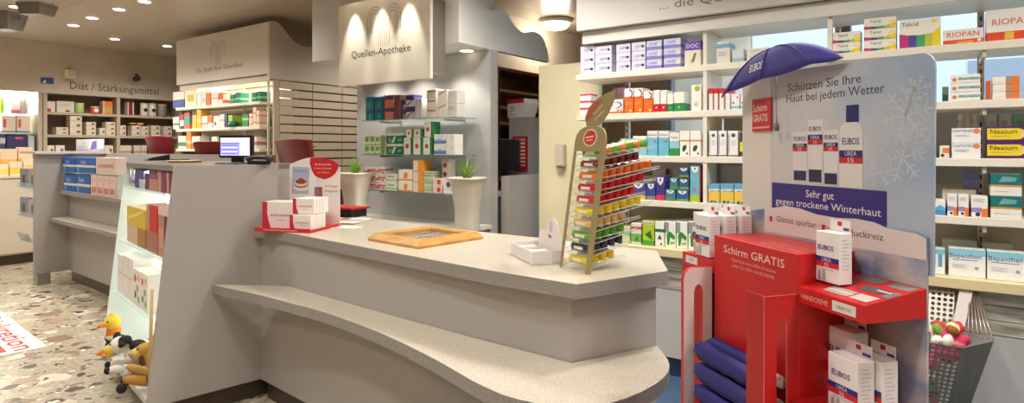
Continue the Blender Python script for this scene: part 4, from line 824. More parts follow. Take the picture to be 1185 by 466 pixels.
# leaflets and black box
for i, (px, py, a, z) in enumerate(((397, 263, 16, 1.0305), (398, 258, 22, 1.0345), (410, 253.5, 30, 1.0305))):
    x, y = flat(px, py, 1.03)
    lb = MB(); lb.box(-.10, .10, -.055, .055, 0, 0.0035 if i != 0 else .0039, M((240, 234, 228), .5))
    lb.poly([(-.09, -.045, .0042), (-.03, -.045, .0042), (-.03, .03, .0042), (-.09, .03, .0042)], M((204, 60, 60)))
    lb.text('Info', (.02, -.01, .0042), (1, 0, 0), (0, 1, 0), .02, M((200, 110, 110)))
    o = lb.build('leaflet', None, (x, y, z), math.radians(a))
    if i == 1: o.location.z = 1.0349
    tag(o, ('white leaflet nearest the red tray on the sales counter', 'white leaflet lying on top of another beside the red tray', 'white leaflet with red print nearest the counter back edge')[i], 'leaflet', 'leaflets on the counter')
x, y = flat(399, 251.5, 1.03)
bb = thing('donation_box', 'flat black box with red lid on the counter behind the red tray', 'box', (x - .05, y + .06, 1.0305), math.radians(8))
MB().box(-.13, .11, -.075, .075, 0, 0.055, BLACK, .003).build('body', bb)
MB().prism([(-.14, -.085), (.12, -.085), (.135, .085), (-.155, .085)], .0555, .067, M((200, 30, 36), .35), 'z').build('lid', bb)
# ================================================================== WOODEN COIN TRAY
co = [Vector((*flat(*p, 1.03), 0)) for p in ((433, 279), (493, 289.5), (551, 275.5))]
co.append(co[0] + co[2] - co[1])
cen = sum(co, Vector()) / 4
ang = math.atan2((co[1] - co[0]).y, (co[1] - co[0]).x); hw = (co[1] - co[0]).length / 2; hd = (co[2] - co[1]).length / 2
PINE = noisy('honey_wood', [(0.35, (188, 132, 62)), (0.65, (212, 160, 88))], 9.0, 0.35, 4, stretch=(1, 8, 1))
cn = thing('coin_tray', 'square honey wood framed glass coin tray on the sales counter', 'coin tray', (cen.x, cen.y, 1.0305), ang)
def frame_side(ax, a, b, h):
    s = MB(); i0 = 0.055
    pr = [(0, 0), (0, .012), (.022, h), (.05, h), (i0, h - .008), (i0, 0)]
    vs = []
    for p, z in pr:
        if ax == 0: vs += [(-a + p, -b + p, z)]
    lo = [(-a + p, -b + p, z) for p, z in pr]; hi = [(a - p, -b + p, z) for p, z in pr]
    n = len(pr)
    s.add(lo + hi, [(i, n + i, n + (i + 1) % n, (i + 1) % n) for i in range(n)], PINE)
    s.add(lo + hi, [tuple(range(n)), tuple(range(2 * n - 1, n - 1, -1))], PINE)
    return s
for k in range(4):
    a, b = (hw, hd) if k % 2 == 0 else (hd, hw)
    frame_side(0, a, b, 0.038).build('frame_side', cn, (0, 0, 0), k * PI / 2)
gl = noisy('painted_reflections', [(0.35, (58, 66, 72)), (0.5, (120, 132, 138)), (0.62, (168, 176, 178)), (0.7, (90, 100, 104))], 24, 0.06, 5, stretch=(2.5, 1, 1))  # blue-grey reflections of the shelves painted into the glass colour
MB().box(-hw + .053, hw - .053, -hd + .053, hd - .053, 0.006, 0.014, gl).build('glass_plate', cn)
# ================================================================== WHITE BOX WITH STANDING LID
f0, l0, r0 = Vector(flat(616, 306.5, 1.03)), Vector(flat(591, 293, 1.03)), Vector(flat(648, 303, 1.03))
ang = math.atan2((f0 - l0).y, (f0 - l0).x); wl = (f0 - l0).length; dl_ = 0.135
wb = thing('sample_box', 'open white box with rounded standing lid beside the candy stand', 'box', (l0.x, l0.y, 1.0305), ang)
WB = M((236, 232, 228), 0.4); h = 0.052
mb = MB(); mb.box(0, wl, 0, .003, 0, h, WB); mb.box(0, wl, dl_ - .003, dl_, 0, h, WB); mb.box(0, .003, .003, dl_ - .003, 0, h, WB); mb.box(wl - .003, wl, .003, dl_ - .003, 0, h, WB); mb.box(.003, wl - .003, .003, dl_ - .003, 0, .003, WB)
for i in range(3): mb.box(.03, wl - .05, -.0006, 0, .016 + i * .011, .018 + i * .011, M((200, 196, 196)))
mb.build('body', wb)
ld = [(.0, h + .0005), (wl, h + .0005), (wl - .01, .10), (wl - .03, .118)] + [(wl * .5 + .062 + .07 * math.cos(a * PI / 10) - .03, .118 + .055 * math.sin(a * PI / 10)) for a in range(11)] + [(.05, .11), (.02, .10)]
mb = MB(); mb.prism(ld, dl_ - .003, dl_ - .0005, WB, 'y')
for cx, cz, r in ((.155, .135, .022),):
    mb.poly([(cx + r * math.cos(a * PI / 8), dl_ - .0035, cz + r * 1.2 * math.sin(a * PI / 8)) for a in range(16)], M((206, 202, 202)))
mb.poly([(.12, dl_ - .0036, .09), (.15, dl_ - .0036, .08), (.17, dl_ - .0036, .092), (.14, dl_ - .0036, .1)], M((120, 120, 126)))
mb.build('lid_card', wb)
for i in range(4):
    o = MB().box(0, .045, 0, .09, 0, .034, M(((212, 200, 194), (190, 150, 140), (220, 214, 208), (206, 190, 180))[i], .45), .002).build('sachet_pack', wb, (.02 + i * .06, .02, .004))
# ================================================================== CANDY STAND
OL = M((166, 148, 104), 0.4, 0.2)
cs_x, cs_y = flat(682.5, 318, 1.03)
CSA = math.radians(-22); LEAN = math.radians(9)
cs = thing('candy_stand', 'olive metal candy stand with leaf top and clear trays on the counter end', 'candy stand', (cs_x, cs_y, 1.0305), CSA)
CW = 0.188; CH = 0.565
tl = math.tan(LEAN)
def tilt(pts): return pts
def lean_prism(pts, y0, y1, m, name):
    mb = MB(); n = len(pts)
    vs = [(x, y0 + z * tl, z) for x, z in pts] + [(x, y1 + z * tl, z) for x, z in pts]
    mb.add(vs, [tuple(range(n)), tuple(range(2 * n - 1, n - 1, -1))] + [(i, n + i, n + (i + 1) % n, (i + 1) % n) for i in range(n)], m)
    return mb.build(name, cs)
lean_prism([(-CW, 0), (-CW + .012, 0), (-CW + .012, .46), (-CW, .46)], 0, .006, OL, 'side_rail')
lean_prism([(-.028, 0), (0, 0), (0, .46), (-.028, .46)], 0, .006, OL, 'side_rail')
head = [(-CW, .4605), (0, .4605), (0, .50), (-.006, .525), (-.022, .545), (-.05, .556), (-CW + .05, .556), (-CW + .022, .545), (-CW + .006, .525), (-CW, .50)]
lean_prism(head, 0, .006, OL, 'head_plate')
leaf = [(-.125, .5565), (-.07, .5565), (-.035, .575), (-.008, .605), (.012, .645), (.024, .695), (-.03, .685), (-.085, .665), (-.125, .635), (-.142, .595)]
lf = lean_prism(leaf, 0, .005, M((166, 148, 100), .4, .2), 'leaf_plate')
mb = MB()
def LP(x, z, e=-.001): return (x, e + z * tl, z)
mb.poly([LP(*p) for p in ((-.138, .60), (-.128, .575), (-.09, .60), (-.05, .665), (-.09, .655), (-.122, .63))], M((178, 96, 62)))
mb.text('Natürlich', LP(-.09, .60, -.002), (.85, 0, .5), (-.4, tl, .9), .013, M((236, 226, 204)), 'L')
mb.text('genießen', LP(-.075, .58, -.002), (.85, 0, .5), (-.4, tl, .9), .013, M((236, 226, 204)), 'L')
for k, (r, c) in enumerate(((.042, (240, 226, 208)), (.036, (206, 60, 50)))):
    mb.poly([LP(-.094 + r * math.cos(a * PI / 12), .513 + r * .82 * math.sin(a * PI / 12), -.001 - k * .0005) for a in range(24)], M(c))
mb.poly([LP(-.12, .51, -.003), LP(-.07, .516, -.003), LP(-.07, .521, -.003), LP(-.12, .516, -.003)], M((246, 226, 210)))
mb.poly([LP(-.112, .499, -.003), LP(-.076, .503, -.003), LP(-.076, .507, -.003), LP(-.112, .503, -.003)], M((246, 226, 210)))
mb.build('round_badge', cs)
def csw(x, y, z): # stand local -> world
    return (cs_x + x * math.cos(CSA) - y * math.sin(CSA), cs_y + x * math.sin(CSA) + y * math.cos(CSA), 1.0305 + z)
rows = [((110, 176, 50), (236, 150, 60)), ((130, 24, 30), (120, 20, 28)), ((240, 120, 30), (238, 116, 34)), ((206, 26, 44), (196, 22, 40)), ((210, 34, 40), (200, 26, 36)),
        ((240, 216, 24), (236, 206, 30)), ((240, 190, 110), (222, 176, 120)), ((104, 168, 50), (96, 160, 44)), ((40, 34, 56), (60, 44, 76)), ((236, 206, 30), (236, 200, 30))]
cname = ['green', 'dark red', 'orange', 'cherry red', 'scarlet', 'lemon yellow', 'peach', 'leaf green', 'blackcurrant', 'golden yellow']
SLOPE = 0.17
def candy_bag(c, seed, printed):
    """pillow bag: bulging middle, flat crimped ends, wrinkled film"""
    rnd = random.Random(seed); mb = MB(); nx, ny = 15, 7; W_, H_, T_ = .128, .036, .0168
    clear = M((232, 222, 214), .18, 0, .6); cm = M(c, .25, 0, .8); pm = M((244, 238, 226), .25, 0, .5)
    for sgn in (-1, 1):
        vs = []
        for i in range(nx):
            u = i / (nx - 1) * 2 - 1
            for j in range(ny):
                v = j / (ny - 1) * 2 - 1
                t = max(0, 1 - abs(u) ** 4) * max(0, 1 - abs(v) ** 2.5)
                wob = rnd.uniform(-.0022, .0022) if t > .05 else (.0012 * (-1) ** i if abs(u) > .93 else 0)
                vs.append((u * W_ / 2, sgn * (T_ * t ** .6 + .0004) + wob, v * H_ / 2 * (1 - .1 * (1 - abs(u) ** 3))))
        b = len(mb.v)
        for i in range(nx - 1):
            for j in range(ny - 1):
                f = (i * ny + j, (i + 1) * ny + j, (i + 1) * ny + j + 1, i * ny + j + 1)
                q = cm
                if i < 1: q = clear
                elif printed and sgn < 0 and 4 <= i <= 9 and 2 <= j <= 3: q = pm
                mb.add([vs[k] for k in f], [(0, 1, 2, 3) if sgn < 0 else (3, 2, 1, 0)], q, False)
    o = mb.build('candy_bag'); me = o.data; bpy.data.objects.remove(o)
    bm = bmesh.new(); bm.from_mesh(me); bmesh.ops.remove_doubles(bm, verts=bm.verts[:], dist=1e-5)
    for f in bm.faces: f.smooth = True
    bm.to_mesh(me); bm.free()
    return me
TRAYG = glass((226, 234, 230), .06, .12)
EDGE = glass((228, 228, 218), .1, .4)
for r in range(10):
    z0 = .432 - r * .0462; y0 = z0 * tl + .045; ln = (.27, .23, .30, .29, .24, .29, .22, .21, .19, .16)[r]
    mb = MB(); x0, x1 = -CW + .016, -.032
    def TPt(x, y, dz): return (x, y0 + y, z0 + y * SLOPE + dz)
    sheet = [TPt(x0, -.035, 0), TPt(x1, -.035, 0), TPt(x1, ln, 0), TPt(x0, ln, 0)]
    mb.add(sheet + [(x, y, z - .002) for x, y, z in sheet], [(0, 1, 2, 3), (7, 6, 5, 4), (0, 4, 5, 1), (1, 5, 6, 2), (2, 6, 7, 3), (3, 7, 4, 0)], TRAYG)
    lip = [TPt(x0, -.035, 0), TPt(x1, -.035, 0), TPt(x1, -.042, .022), TPt(x0, -.042, .022)]
    mb.add(lip + [(x, y - .002, z) for x, y, z in lip], [(0, 1, 2, 3), (7, 6, 5, 4), (3, 2, 6, 7), (0, 4, 5, 1)], TRAYG)
    for xx in (x0, x1):
        mb.tube([TPt(xx, -.04, .02), TPt(xx, ln, .008)], .0016, EDGE, 6)
        mb.tube([TPt(xx, -.036, 0), TPt(xx, ln, 0)], .0014, EDGE, 6)
    mb.build('clear_tray', cs)
    c1, c2 = rows[r]
    mA, mB_ = candy_bag(c1, r * 3 + 1, True), candy_bag(c2, r * 3 + 2, False)
    n = int((ln + .008) / .0385)
    for k in range(n):
        yy = -.012 + k * .0385
        p = TPt((x0 + x1) / 2, yy, .0228)
        o = put('candy_bag', mA if k == 0 else (mB_ if (r != 0 or k % 2) else mA), None, csw(*p))
        o.rotation_euler = (math.radians(-2), 0, CSA + random.uniform(-.012, .012))
        tag(o, f'bag of {cname[r]} sweets, {ORD[k]} from the front of its clear tray', 'candy bag', f'bags of {cname[r]} sweets')
# ================================================================== PLANTERS
struct(MB().box(-4.6, -2.98, 3.33, 3.895, 0.845, 0.875, M((226, 220, 206), .4)).box(-4.55, -3.05, 3.5, 3.895, 0.0, 0.844, GREYWALL), 'trim_2', 'white back ledge along the grey display wall', 'ledge')
POT = M((222, 214, 196), 0.35); SOIL = M((64, 48, 36), .8)
gm1, gm2 = M((150, 186, 74), .5), M((112, 156, 56), .5)
def planter(px, py, Yp, label, seed):
    t, d = hit(px, (0, Yp), 0); rnd = random.Random(seed)
    ztop = zat(py, d); h = ztop - .8755
    p = thing('potted_grass', label, 'potted plant', (t, Yp, .8755), .2, 'white planters with grass')
    prof = [(.078, 0), (.08, .012), (.078, .05), (.08, h * .4), (.092, h * .65), (.104, h * .85), (.118, h - .018), (.124, h - .014), (.124, h), (.116, h), (.108, h - .02)]
    MB().lathe(prof, POT, 24, sq=6).build('pot', p)
    MB().lathe([(.105, h - .0195), (.104, h - .018)], SOIL, 16).build('soil', p)
    mb = MB()
    for k in range(130):
        a = rnd.uniform(0, 2 * PI); r0_ = rnd.uniform(0, .035); ln = rnd.uniform(.09, .20); out = rnd.uniform(.02, .17)
        if k % 9 == 0: ln *= .8; out = rnd.uniform(.14, .18)
        w = .0022; base = Vector((r0_ * math.cos(a), r0_ * math.sin(a), h - .0185)); dr = Vector((math.cos(a), math.sin(a), 0)); sd = Vector((-math.sin(a), math.cos(a), 0))
        pts = []
        for i in range(6):
            u = i / 5; c = base + dr * (out * u ** 1.7) + Vector((0, 0, ln * (u - .35 * (out / .2) * u ** 3)))
            ww = w * (1 - u) + .0003
            pts.append((c - sd * ww, c + sd * ww))
        vs = [q for pr in pts for q in pr]
        mb.add(vs, [(2 * i, 2 * i + 1, 2 * i + 3, 2 * i + 2) for i in range(5)], gm1 if k % 3 else gm2, True)
    g = mb.build('grass_leaves', p)
planter(541, 205, 3.47, 'flared white planter with green grass beside the grey column', 3)
planter(411.5, 199.5, 3.47, 'flared white planter with green grass in front of the medicine drawers', 5)
# ================================================================== RED STOOLS, SCREEN, SMALL COUNTER THINGS
LEA = M((122, 22, 24), 0.42, 0, .2); LEA_D = M((98, 16, 20), .5)
def stool(x, y, z, w, h, rz, label):
    s = thing('bar_stool', label, 'stool', (x, y, 0), rz, 'red upholstered stools')
    mb = MB(); nx = 9; vs = []
    for dz in (0, 1):
        for dy in (0, 1):
            for i in range(nx):
                u = i / (nx - 1) * 2 - 1
                ww = w / 2 * (1.0 if dz else .86)
                vs.append((u * ww, .035 * u * u * -1 + dy * .05 + .06 * dz, z - h + h * dz - (.012 * abs(u) ** 6 if dz else 0)))
    def I(dz, dy, i): return dz * 2 * nx + dy * nx + i
    fs = []
    for i in range(nx - 1):
        fs += [(I(0, 0, i), I(0, 0, i + 1), I(1, 0, i + 1), I(1, 0, i)), (I(0, 1, i + 1), I(0, 1, i), I(1, 1, i), I(1, 1, i + 1)), (I(1, 0, i), I(1, 0, i + 1), I(1, 1, i + 1), I(1, 1, i)), (I(0, 0, i + 1), I(0, 0, i), I(0, 1, i), I(0, 1, i + 1))]
    fs += [(I(0, 0, 0), I(1, 0, 0), I(1, 1, 0), I(0, 1, 0)), (I(0, 0, nx - 1), I(0, 1, nx - 1), I(1, 1, nx - 1), I(1, 0, nx - 1))]
    mb.add(vs, fs, LEA, True); bk_ = mb.build('backrest', s)
    md = bk_.modifiers.new('round', 'BEVEL'); md.width = .012; md.segments = 3; md.limit_method = 'ANGLE'
    # piping seam
    MB().box(-w * .40, w * .40, -.03, -.02, z - h * .22, z - h * .2, LEA_D).build('seam', bk_)
    zs = z - h - .14
    MB().lathe([(.17, zs - .06), (.20, zs - .05), (.20, zs - .012), (.17, zs)], LEA, 24, (0, -.12)).build('seat', s)
    for sx in (-.12, .12): MB().tube([(sx, .0, z - h + .01), (sx, .0, zs - .03), (sx * .8, -.08, zs - .055)], .011, STEEL).build('back_bracket', s)
    MB().lathe([(.03, .03), (.03, zs - .062)], STEEL, 14, (0, -.12)).build('column', s)
    MB().lathe([(.21, 0), (.21, .012), (.05, .03)], STEEL, 24, (0, -.12)).build('base', s)
    return s
def at(px, Y): t, d = hit(px, (0, Y), 0); return t, d
x, d = at(345.5, 3.0); stool(x, 3.0, zat(160.5, d), .62, .32, math.radians(170), 'red leather stool behind the sales counter and red tray')
x, d = at(245.5, 3.15); stool(x, 3.15, zat(163.5, d), .34, .24, math.radians(205), 'red leather stool half hidden behind the lit screen')
x, d = at(188, 3.3); stool(x, 3.3, zat(157, d), .40, .30, math.radians(195), 'red leather stool furthest from the sales counter, near the diet shelves')
# screen on the gondola top
ox, od = hit(272, G(0, .50), GA); sxp = ox
wsc = (293 - 254) * od / F * 1.12
sc = thing('computer_screen', 'dark framed touch screen showing a violet form on the grey unit', 'screen', (*G(sxp, .50), 1.4055), GA + math.radians(34))
zb, zt = zat(182.5, od) - 1.4055, zat(156.5, od) - 1.4055
mb = MB(); mb.box(-wsc / 2, wsc / 2, -.0, .03, zb, zt, M((40, 42, 50), .35), .004); mb.build('housing', sc)
mb = MB(); wi = wsc / 2 - .016; z0, z1 = zb + .016, zt - .016; H_ = z1 - z0
SCR = glow((232, 236, 250), 1.15); UI = [glow((150, 142, 214), .9), glow((108, 104, 186), .8), glow((206, 204, 240), 1.0)]
mb.box(-wi, wi, -.002, -.0003, z0, z1, SCR)
mb.poly([(-wi, -.0024, z0 + .02 * H_), (wi * .35, -.0024, z0 + .02 * H_), (wi * .35, -.0024, z0 + .72 * H_), (-wi, -.0024, z0 + .72 * H_)], UI[0])
for k in range(5): mb.poly([(-wi * .9, -.0027, z0 + H_ * (.06 + .12 * k)), (wi * .2, -.0027, z0 + H_ * (.06 + .12 * k)), (wi * .2, -.0027, z0 + H_ * (.12 + .12 * k)), (-wi * .9, -.0027, z0 + H_ * (.12 + .12 * k))], UI[1 + k % 2])
mb.poly([(-wi, -.0026, z0 + .66 * H_), (wi * .35, -.0026, z0 + .66 * H_), (wi * .35, -.0026, z0 + .74 * H_), (-wi, -.0026, z0 + .74 * H_)], UI[1])
mb.build('display', sc)
MB().box(-.035, .035, .01, .04, .008, zb + .02, BLACK).build('stand_neck', sc)
MB().box(-wsc * .42, wsc * .42, -.06, .09, 0, .0085, BLACK, .003).build('stand_base', sc)
def Gat(px, y): ox_, od_ = hit(px, G(0, y), GA); return G(ox_, y), od_
p, d = Gat(214, .4); ds_ = MB(); ds_.lathe([(.10, 0), (.115, .012), (.11, .014), (.09, .004)], M((206, 176, 126), .5), 24)
tag(ds_.build('coin_dish', None, (*p, 1.4055)), 'shallow tan dish on the grey display unit top', 'dish')
p, d = Gat(182, .42)
cp = thing('card_terminal', 'black card payment terminal on the outer end of the display unit top', 'card terminal', (*p, 1.4055), GA)
MB().prism([(-.09, 0), (.08, 0), (.08, .05), (-.06, .02)], -.04, .04, BLACK, 'x').build('body', cp)
MB().tube([(.03, .08, .01), (.08, .14, .006), (.05, .22, .006)], .004, BLACK, 6).build('cable', cp)
p, d = Gat(300, .55)
ph = thing('telephone', 'small dark telephone handset lying beside the touch screen', 'telephone', (*p, 1.4055), GA + .4)
MB().box(-.07, .07, -.03, .03, 0, .022, BLACK, .006).build('base', ph)
MB().tube([(-.09, 0, .03), (-.05, 0, .042), (.05, 0, .042), (.09, 0, .03)], [.018, .012, .012, .018], M((46, 44, 46), .4), 8).build('handset', ph)
# ================================================================== GONDOLA GOODS
GSH = [Shelf(G(0, yo), GA, z, 0.0) for yo, z in ((.092, 1.24), (.052, .885), (.008, .55), (-.03, .155))]
def gi(i, a, b, yt, ds, label, group=None, rows=1, dep=.1, back=.01): return GSH[i].item(a, b, yt, ds, label, group, rows, dep, back=back, lim=(-1.17, -.04), zmax=(1.366, 1.222, .868, .53)[i])
gi(0, 147, 151, 191, Q((196, 190, 190), (0, .2, 1, .5, (150, 150, 170))), 'slim grey carton at the outer end of the gondola upper shelf')
gi(0, 151.5, 155.5, 192, Q((206, 200, 200), (0, .2, 1, .4, (120, 120, 160))), 'slim pale carton beside the navy one, gondola upper shelf')
gi(0, 156, 166.5, 189, Q((46, 54, 110), (0, .6, 1, .9, (62, 74, 140)), (.5, 0, 1, .5, (200, 196, 200))), 'navy and white carton on the gondola upper shelf')
gi(0, 167.5, 172, 200, Q((96, 26, 50)), 'small dark plum carton beside the navy one')
d_mg = Q((150, 44, 84), (0, .85, 1, 1, (96, 24, 52)), (0, 0, 1, .6, (186, 130, 120)), lines=[(.2, .75, .8, 2, (200, 140, 150))])
gi(0, 172.5, 182.5, 190, d_mg, 'tall magenta carton on the gondola upper shelf')
gi(0, 183, 192.5, 197, Q((134, 40, 100), (0, 0, .4, 1, (190, 150, 120))), 'purple and gold carton on the gondola upper shelf')
gi(0, 193, 202, 198, Q((104, 26, 34), (0, 0, .3, 1, (206, 150, 130))), 'dark red carton nearest the grey panel on the gondola upper shelf')
gi(1, 147, 168, 240, Q((222, 186, 150), (0, .5, 1, 1, (226, 192, 40)), (.6, 0, 1, .5, (176, 126, 66)), polys=[(((.1, .62), (.9, .9), (.9, .98), (.1, .72)), (240, 220, 120))]), 'golden yellow gift pack on the gondola middle shelf', None, 1, .12)
gi(1, 169.5, 182, 237, Q((176, 112, 96), (.3, .45, 1, 1, (214, 26, 30)), (0, .45, .3, 1, (196, 150, 130))), 'red and brown gift carton on the gondola middle shelf')
gi(1, 183, 196, 240, Q((190, 130, 116), (.6, 0, 1, .84, (86, 36, 44)), (0, .84, 1, 1, (232, 206, 196)), (.1, .2, .5, .6, (214, 160, 140))), 'pink brown carton nearest the grey panel on the gondola middle shelf')
d_wh = Q((240, 236, 228), (.1, .5, .9, .56, (216, 206, 196)))
for i, (a, b, yt) in enumerate(((136, 142, 294), (142.5, 148, 296), (148.5, 154, 299))):
    gi(2, a, b, yt, d_wh, f'plain white carton, {ORD[i]} from the outer end on the gondola lower shelf', 'plain white cartons', 1, .12)
d_dot = Q((240, 236, 226), discs=[(.25, .75, .14, (206, 50, 50)), (.6, .5, .14, (90, 170, 80)), (.3, .3, .14, (80, 80, 160)), (.75, .8, .12, (236, 190, 60)), (.75, .2, .14, (120, 180, 90))])
GSH[2].item(154.5, 162.5, 312, d_dot, 'white carton with coloured dots above the plush toys', None, 1, .1, back=.01, lim=(-1.17, -.04), zmax=.868)
GSH[2].item(163, 170.5, 316, d_dot, 'second white carton with coloured dots, nearer the grey panel', None, 1, .1, back=.01, lim=(-1.17, -.04), zmax=.868)
# wooden backscratcher leaning against the cartons
p0 = G(-.046, -.030); p1 = G(-.046, -.016)
wd = MB().tube([(*p0, .1555), (*p1, .74)], [.0085, .0085], M((206, 168, 112), .5), 8).build('wooden_stick')
tag(wd, 'tan wooden stick leaning upright beside the grey end panel', 'stick')
# ---- plush toys
def blob(name, parts, voxel=.007):
    """one continuous soft body from overlapping ellipsoids; parts: (centre, radii, colour, (rx,ry,rz))"""
    bm = bmesh.new()
    for c, r, col, rot in parts:
        q = bmesh.ops.create_icosphere(bm, subdivisions=3, radius=1.0)
        mt = Matrix.Translation(c) @ Matrix.Rotation(rot[2], 4, 'Z') @ Matrix.Rotation(rot[1], 4, 'Y') @ Matrix.Rotation(rot[0], 4, 'X') @ Matrix.Diagonal((*r, 1))
        bmesh.ops.transform(bm, matrix=mt, verts=q['verts'])
    me = bpy.data.meshes.new('tmp'); bm.to_mesh(me); bm.free()
    o = bpy.data.objects.new('tmp', me); C.objects.link(o)
    r = o.modifiers.new('r', 'REMESH'); r.mode = 'VOXEL'; r.voxel_size = voxel; r.use_smooth_shade = True
    s = o.modifiers.new('s', 'SMOOTH'); s.iterations = 4
    dg = bpy.context.evaluated_depsgraph_get(); dg.update()
    out = bpy.data.meshes.new_from_object(o.evaluated_get(dg)); bpy.data.objects.remove(o)
    mats = []
    for c, rr, col, rot in parts:
        m = M(col, .85)
        if m not in mats: mats.append(m)
    out.materials.clear()
    for m in mats: out.materials.append(m)
    inv = [(Matrix.Translation(c) @ Matrix.Rotation(rot[2], 4, 'Z') @ Matrix.Rotation(rot[1], 4, 'Y') @ Matrix.Rotation(rot[0], 4, 'X') @ Matrix.Diagonal((*rr, 1))).inverted() for c, rr, col, rot in parts]
    for p in out.polygons:
        best = min(range(len(parts)), key=lambda k: (inv[k] @ p.center).length)
        p.material_index = mats.index(M(parts[best][2], .85)); p.use_smooth = True
    return out
Z3 = (0, 0, 0)
def plush(px, py, z, label, parts, rz, eyes):
    x, y = flat(px, py, z)
    o = put('plush_toy', blob('plush_toy', parts), None, (x, y, z), rz)
    tag(o, label, 'plush toy', 'plush toys on the bottom shelf')
    for c in eyes: 
        e_ = MB(); e_.lathe([(.0005, -.007), (.005, -.005), (.007, 0), (.005, .005), (.0005, .007)], BLACK, 10); e_.build('eye', o, c)
    return o
YL, OR_, BK, WH, TN, BR, GY = (226, 196, 58), (224, 130, 44), (30, 28, 28), (226, 220, 206), (186, 146, 70), (92, 56, 34), (160, 146, 128)
PZ = .158
def gp(x, y): return G(x, y)
def plushG(x, y, z, label, parts, rz, eyes, parts2=()):
    o = put('plush_toy', blob('plush_toy', parts), None, (*G(x, y), z), GA + rz); o.scale = (.9, .9, .9)
    tag(o, label, 'plush toy', 'plush toys on the bottom shelf')
    for c in eyes:
        e_ = MB(); e_.lathe([(.0005, -.006), (.0045, -.004), (.006, 0), (.0045, .004), (.0005, .006)], BLACK, 10); e_.build('eye', o, c)
    return o
plushG(-1.0, -.01, PZ, 'yellow plush duck with orange beak and dark wings', [
    ((0, 0, .06), (.06, .065, .06), BK, Z3), ((.0, -.01, .13), (.054, .052, .03), WH, Z3), ((0, -.01, .165), (.048, .05, .055), OR_, Z3), ((0, -.02, .235), (.055, .055, .05), YL, Z3), ((-.01, -.075, .225), (.03, .045, .016), OR_, Z3),
    ((-.06, -.01, .12), (.02, .03, .05), BK, (0, .4, 0)), ((.06, -.01, .12), (.02, .03, .05), BK, (0, -.4, 0)), ((-.035, -.07, .02), (.025, .045, .016), OR_, Z3), ((.035, -.07, .02), (.025, .045, .016), OR_, Z3), ((0, -.02, .285), (.02, .02, .02), YL, Z3)],
    .3, [(-.025, -.066, .25), (.028, -.066, .25)])
plushG(-.62, .0, PZ, 'white plush cow with black patches and yellow muzzle', [
    ((.02, .06, .10), (.09, .10, .09), WH, Z3), ((.06, .04, .17), (.05, .05, .035), BK, Z3), ((.05, -.03, .215), (.03, .04, .03), BK, Z3), ((-.04, .0, .13), (.05, .04, .04), BK, Z3), ((-.05, .10, .13), (.035, .05, .04), BK, Z3), ((-.01, -.06, .17), (.065, .06, .055), WH, Z3), ((-.015, -.115, .145), (.05, .04, .035), YL, Z3),
    ((-.09, -.05, .19), (.04, .02, .022), BK, (0, .3, 0)), ((.07, -.05, .19), (.04, .02, .022), BK, (0, -.3, 0)), ((-.06, -.08, .03), (.03, .055, .028), WH, Z3), ((.06, -.08, .03), (.03, .055, .028), WH, Z3), ((-.06, -.13, .03), (.027, .02, .026), BK, Z3), ((.06, -.13, .03), (.027, .02, .026), BK, Z3)],
    -.2, [(-.035, -.112, .185), (.015, -.115, .187)])
plushG(-.40, .03, PZ, 'grey brown plush dog beside the white plush cow', [
    ((0, .02, .07), (.065, .08, .07), GY, Z3), ((0, -.04, .15), (.055, .055, .05), GY, Z3), ((0, -.09, .135), (.03, .035, .026), (190, 176, 156), Z3), ((-.055, -.03, .14), (.016, .025, .045), BR, Z3), ((.055, -.03, .14), (.016, .025, .045), BR, Z3), ((-.04, -.07, .025), (.025, .04, .024), GY, Z3), ((.04, -.07, .025), (.025, .04, .024), GY, Z3)],
    .1, [(-.02, -.088, .165), (.02, -.088, .165)])
plushG(-.17, .03, PZ, 'tan and brown plush horse with dark hooves nearest the grey panel', [
    ((.04, .05, .09), (.07, .09, .085), BR, Z3), ((0, .0, .18), (.05, .055, .08), TN, (.4, 0, 0)), ((-.01, -.05, .25), (.04, .06, .04), TN, Z3), ((-.01, -.10, .235), (.032, .035, .03), (226, 190, 110), Z3),
    ((-.05, -.08, .10), (.03, .10, .03), TN, (-.5, 0, 0)), ((.03, -.08, .07), (.03, .10, .03), (180, 130, 56), (-.3, 0, 0)), ((-.05, -.165, .055), (.032, .03, .032), BK, Z3), ((.03, -.175, .04), (.032, .03, .032), BK, Z3), ((-.035, -.02, .30), (.012, .012, .03), TN, Z3), ((.02, -.02, .30), (.012, .012, .03), TN, Z3), ((0, .03, .25), (.018, .03, .06), BR, Z3)],
    -.35, [(-.035, -.09, .265), (.018, -.095, .265)])
# ================================================================== FLOOR MAT
m0, m1 = Vector(flat(12, 368.6, .0)), Vector(flat(55, 401, .0))
dr = (m1 - m0).normalized(); nr = Vector((dr.y, -dr.x))
ma = math.atan2(dr.y, dr.x)
mt_ = MB(); mt_.box(-.6, (m1 - m0).length, -.40, 0, 0.0005, .004, M((226, 222, 214), .6))
LN = (m1 - m0).length
RT = M((190, 44, 48), .6)
mt_.text('*Diskretion', (LN - .05, -.185, .0045), (1, 0, 0), (0, 1, 0), .145, RT, 'R', width=1.32)
mt_.box(-.6, LN - .08, -.34, -.225, .0041, .0046, RT)
tag(mt_.build('floor_mat', None, (*m0, 0), ma), 'white floor mat with red lettering on the terrazzo', 'floor mat')
